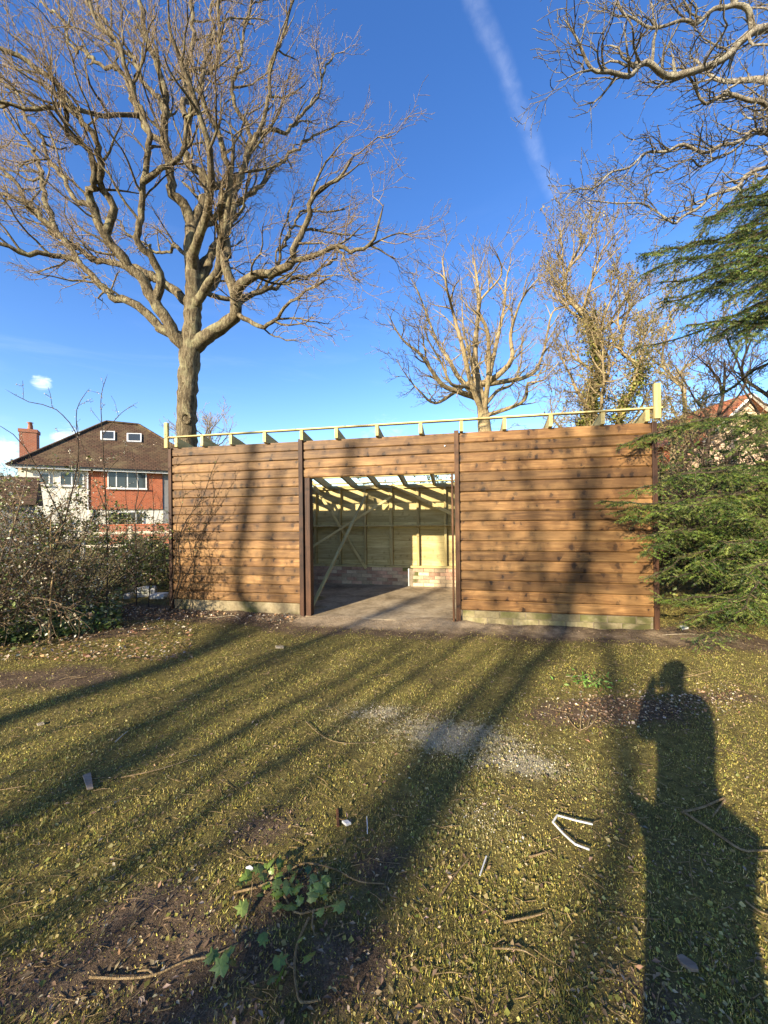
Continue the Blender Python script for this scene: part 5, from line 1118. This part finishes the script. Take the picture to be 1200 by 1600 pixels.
# ------------------------------------------------------------------ the photographer (the shadow in the picture is theirs)
def skinned(name, J, E_, mat, parent, root, sub=2):
    names = list(J); me_ = bpy.data.meshes.new(name); me_.from_pydata([J[n_][0] for n_ in names], [(names.index(a), names.index(b)) for a, b in E_], []); o_ = link(name, me_, mat, parent)
    o_.modifiers.new('skin', 'SKIN'); sv = me_.skin_vertices
    if not sv: me_.attributes; bpy.context.view_layer.objects.active = o_
    lay = me_.skin_vertices[0].data
    for k, n_ in enumerate(names):
        r = J[n_][1]; lay[k].radius = (r, r) if not isinstance(r, tuple) else r; lay[k].use_root = n_ == root
    o_.modifiers['skin'].use_smooth_shade = True; s_ = o_.modifiers.new('sub', 'SUBSURF'); s_.levels = sub; s_.render_levels = sub; return o_
man = thing('person', 'person in dark coat photographing the shed, seen as the long shadow', 'person', (-.06, -.27, 0))
J = dict(pelvis=((0, 0, .95), .135), waist=((0, 0, 1.12), .125), chest=((0, .01, 1.36), .135), neck0=((0, 0, 1.51), .07), neck=((0, .0, 1.57), .058), head0=((0, .01, 1.66), .085), head1=((0, .015, 1.74), .098), head2=((0, .005, 1.80), .075), nose=((0, .115, 1.70), .016))
E_ = [('pelvis', 'waist'), ('waist', 'chest'), ('chest', 'neck0'), ('neck0', 'neck'), ('neck', 'head0'), ('head0', 'head1'), ('head1', 'head2'), ('head0', 'nose')]
for s, sg in (('l', -1), ('r', 1)):
    J.update({s + 'sh': ((.165 * sg, 0, 1.45), .065), s + 'el': ((.19 * sg, .09, 1.22), .048), s + 'wr': ((.115 * sg + .05, .215, 1.46), .032), s + 'pa': ((.088 * sg + .05, .238, 1.515), .030), s + 'hip': ((.085 * sg, 0, .88), .088), s + 'kn': ((.10 * sg, .02, .50), .062), s + 'an': ((.115 * sg, -.02, .10), .045), s + 'toe': ((.13 * sg, .17, .035), .04), s + 'heel': ((.115 * sg, -.06, .04), .04)})
    E_ += [('chest', s + 'sh'), (s + 'sh', s + 'el'), (s + 'el', s + 'wr'), (s + 'wr', s + 'pa'), ('pelvis', s + 'hip'), (s + 'hip', s + 'kn'), (s + 'kn', s + 'an'), (s + 'an', s + 'toe'), (s + 'an', s + 'heel')]
    for f_, (dz, ln_) in enumerate(((.045, .9), (.025, 1.0), (.004, .95), (-.016, .8))):
        a = Vector((.07 * sg + .05, .252, 1.515 + dz)); J[f'{s}f{f_}a'] = (tuple(a), .0095); J[f'{s}f{f_}b'] = (tuple(a + Vector((-.012 * sg, .020 * ln_, .004))), .0085); J[f'{s}f{f_}c'] = (tuple(a + Vector((-.034 * sg * ln_, .018, .006))), .0075)
        E_ += [(s + 'pa', f'{s}f{f_}a'), (f'{s}f{f_}a', f'{s}f{f_}b'), (f'{s}f{f_}b', f'{s}f{f_}c')]
    J[s + 't1'] = ((.068 * sg + .05, .215, 1.52), .011); J[s + 't2'] = ((.035 * sg + .05, .222, 1.535), .009); E_ += [(s + 'pa', s + 't1'), (s + 't1', s + 't2')]
skinned('body', J, E_, M['skin'], man, 'pelvis')
def clothed(keys, grow_): return {k: (J[k][0], (J[k][1] if not isinstance(J[k][1], tuple) else J[k][1][0]) + grow_) for k in keys}
ck = ['pelvis', 'waist', 'chest', 'neck0'] + [s + j for s in 'lr' for j in ('sh', 'el', 'wr')]
Jc = clothed(ck, .024); Jc['hem'] = ((0, 0, .80), .135); Jc['pelvis'] = (J['pelvis'][0], .142); skinned('coat', Jc, [e for e in E_ if e[0] in ck and e[1] in ck] + [('pelvis', 'hem')], M['coat'], man, 'pelvis')
tk_ = ['pelvis'] + [s + j for s in 'lr' for j in ('hip', 'kn', 'an')]; skinned('trousers', clothed(tk_, .022), [e for e in E_ if e[0] in tk_ and e[1] in tk_], M['cloth'], man, 'pelvis')
for s in 'lr': skinned('shoe', clothed([s + 'an', s + 'toe', s + 'heel'], .012), [(s + 'an', s + 'toe'), (s + 'an', s + 'heel')], M['phone'], man, s + 'an')
skinned('hair', dict(a=((0, -.03, 1.72), .098), b=((0, -.012, 1.79), .096), c=((0, .02, 1.825), .07)), [('a', 'b'), ('b', 'c')], M['hair'], man, 'a')
for sg in (-1, 1):
    bm_ = bmesh.new(); bmesh.ops.create_uvsphere(bm_, u_segments=10, v_segments=6, radius=.012); me_ = bpy.data.meshes.new('eye'); bm_.to_mesh(me_); bm_.free(); o_ = link('eye', me_, M['white_plastic'], man); o_.location = (.033 * sg, .098, 1.73)
    skinned('ear', dict(a=((.10 * sg, 0, 1.70), .014), b=((.108 * sg, -.006, 1.74), .018)), [('a', 'b')], M['skin'], man, 'a', 1)
skinned('mouth', dict(a=((-.022, .098, 1.645), .006), b=((0, .105, 1.645), .008), c=((.022, .098, 1.645), .006)), [('a', 'b'), ('b', 'c')], M['skin'], man, 'b', 1)
ph = MB().box(-.038, .038, -.004, .004, -.078, .078).build('phone', M['phone'], None, .003); ph.location = (-.01, -.025, 1.53); tag(ph, 'black phone held upright in front of the photographer', 'phone')
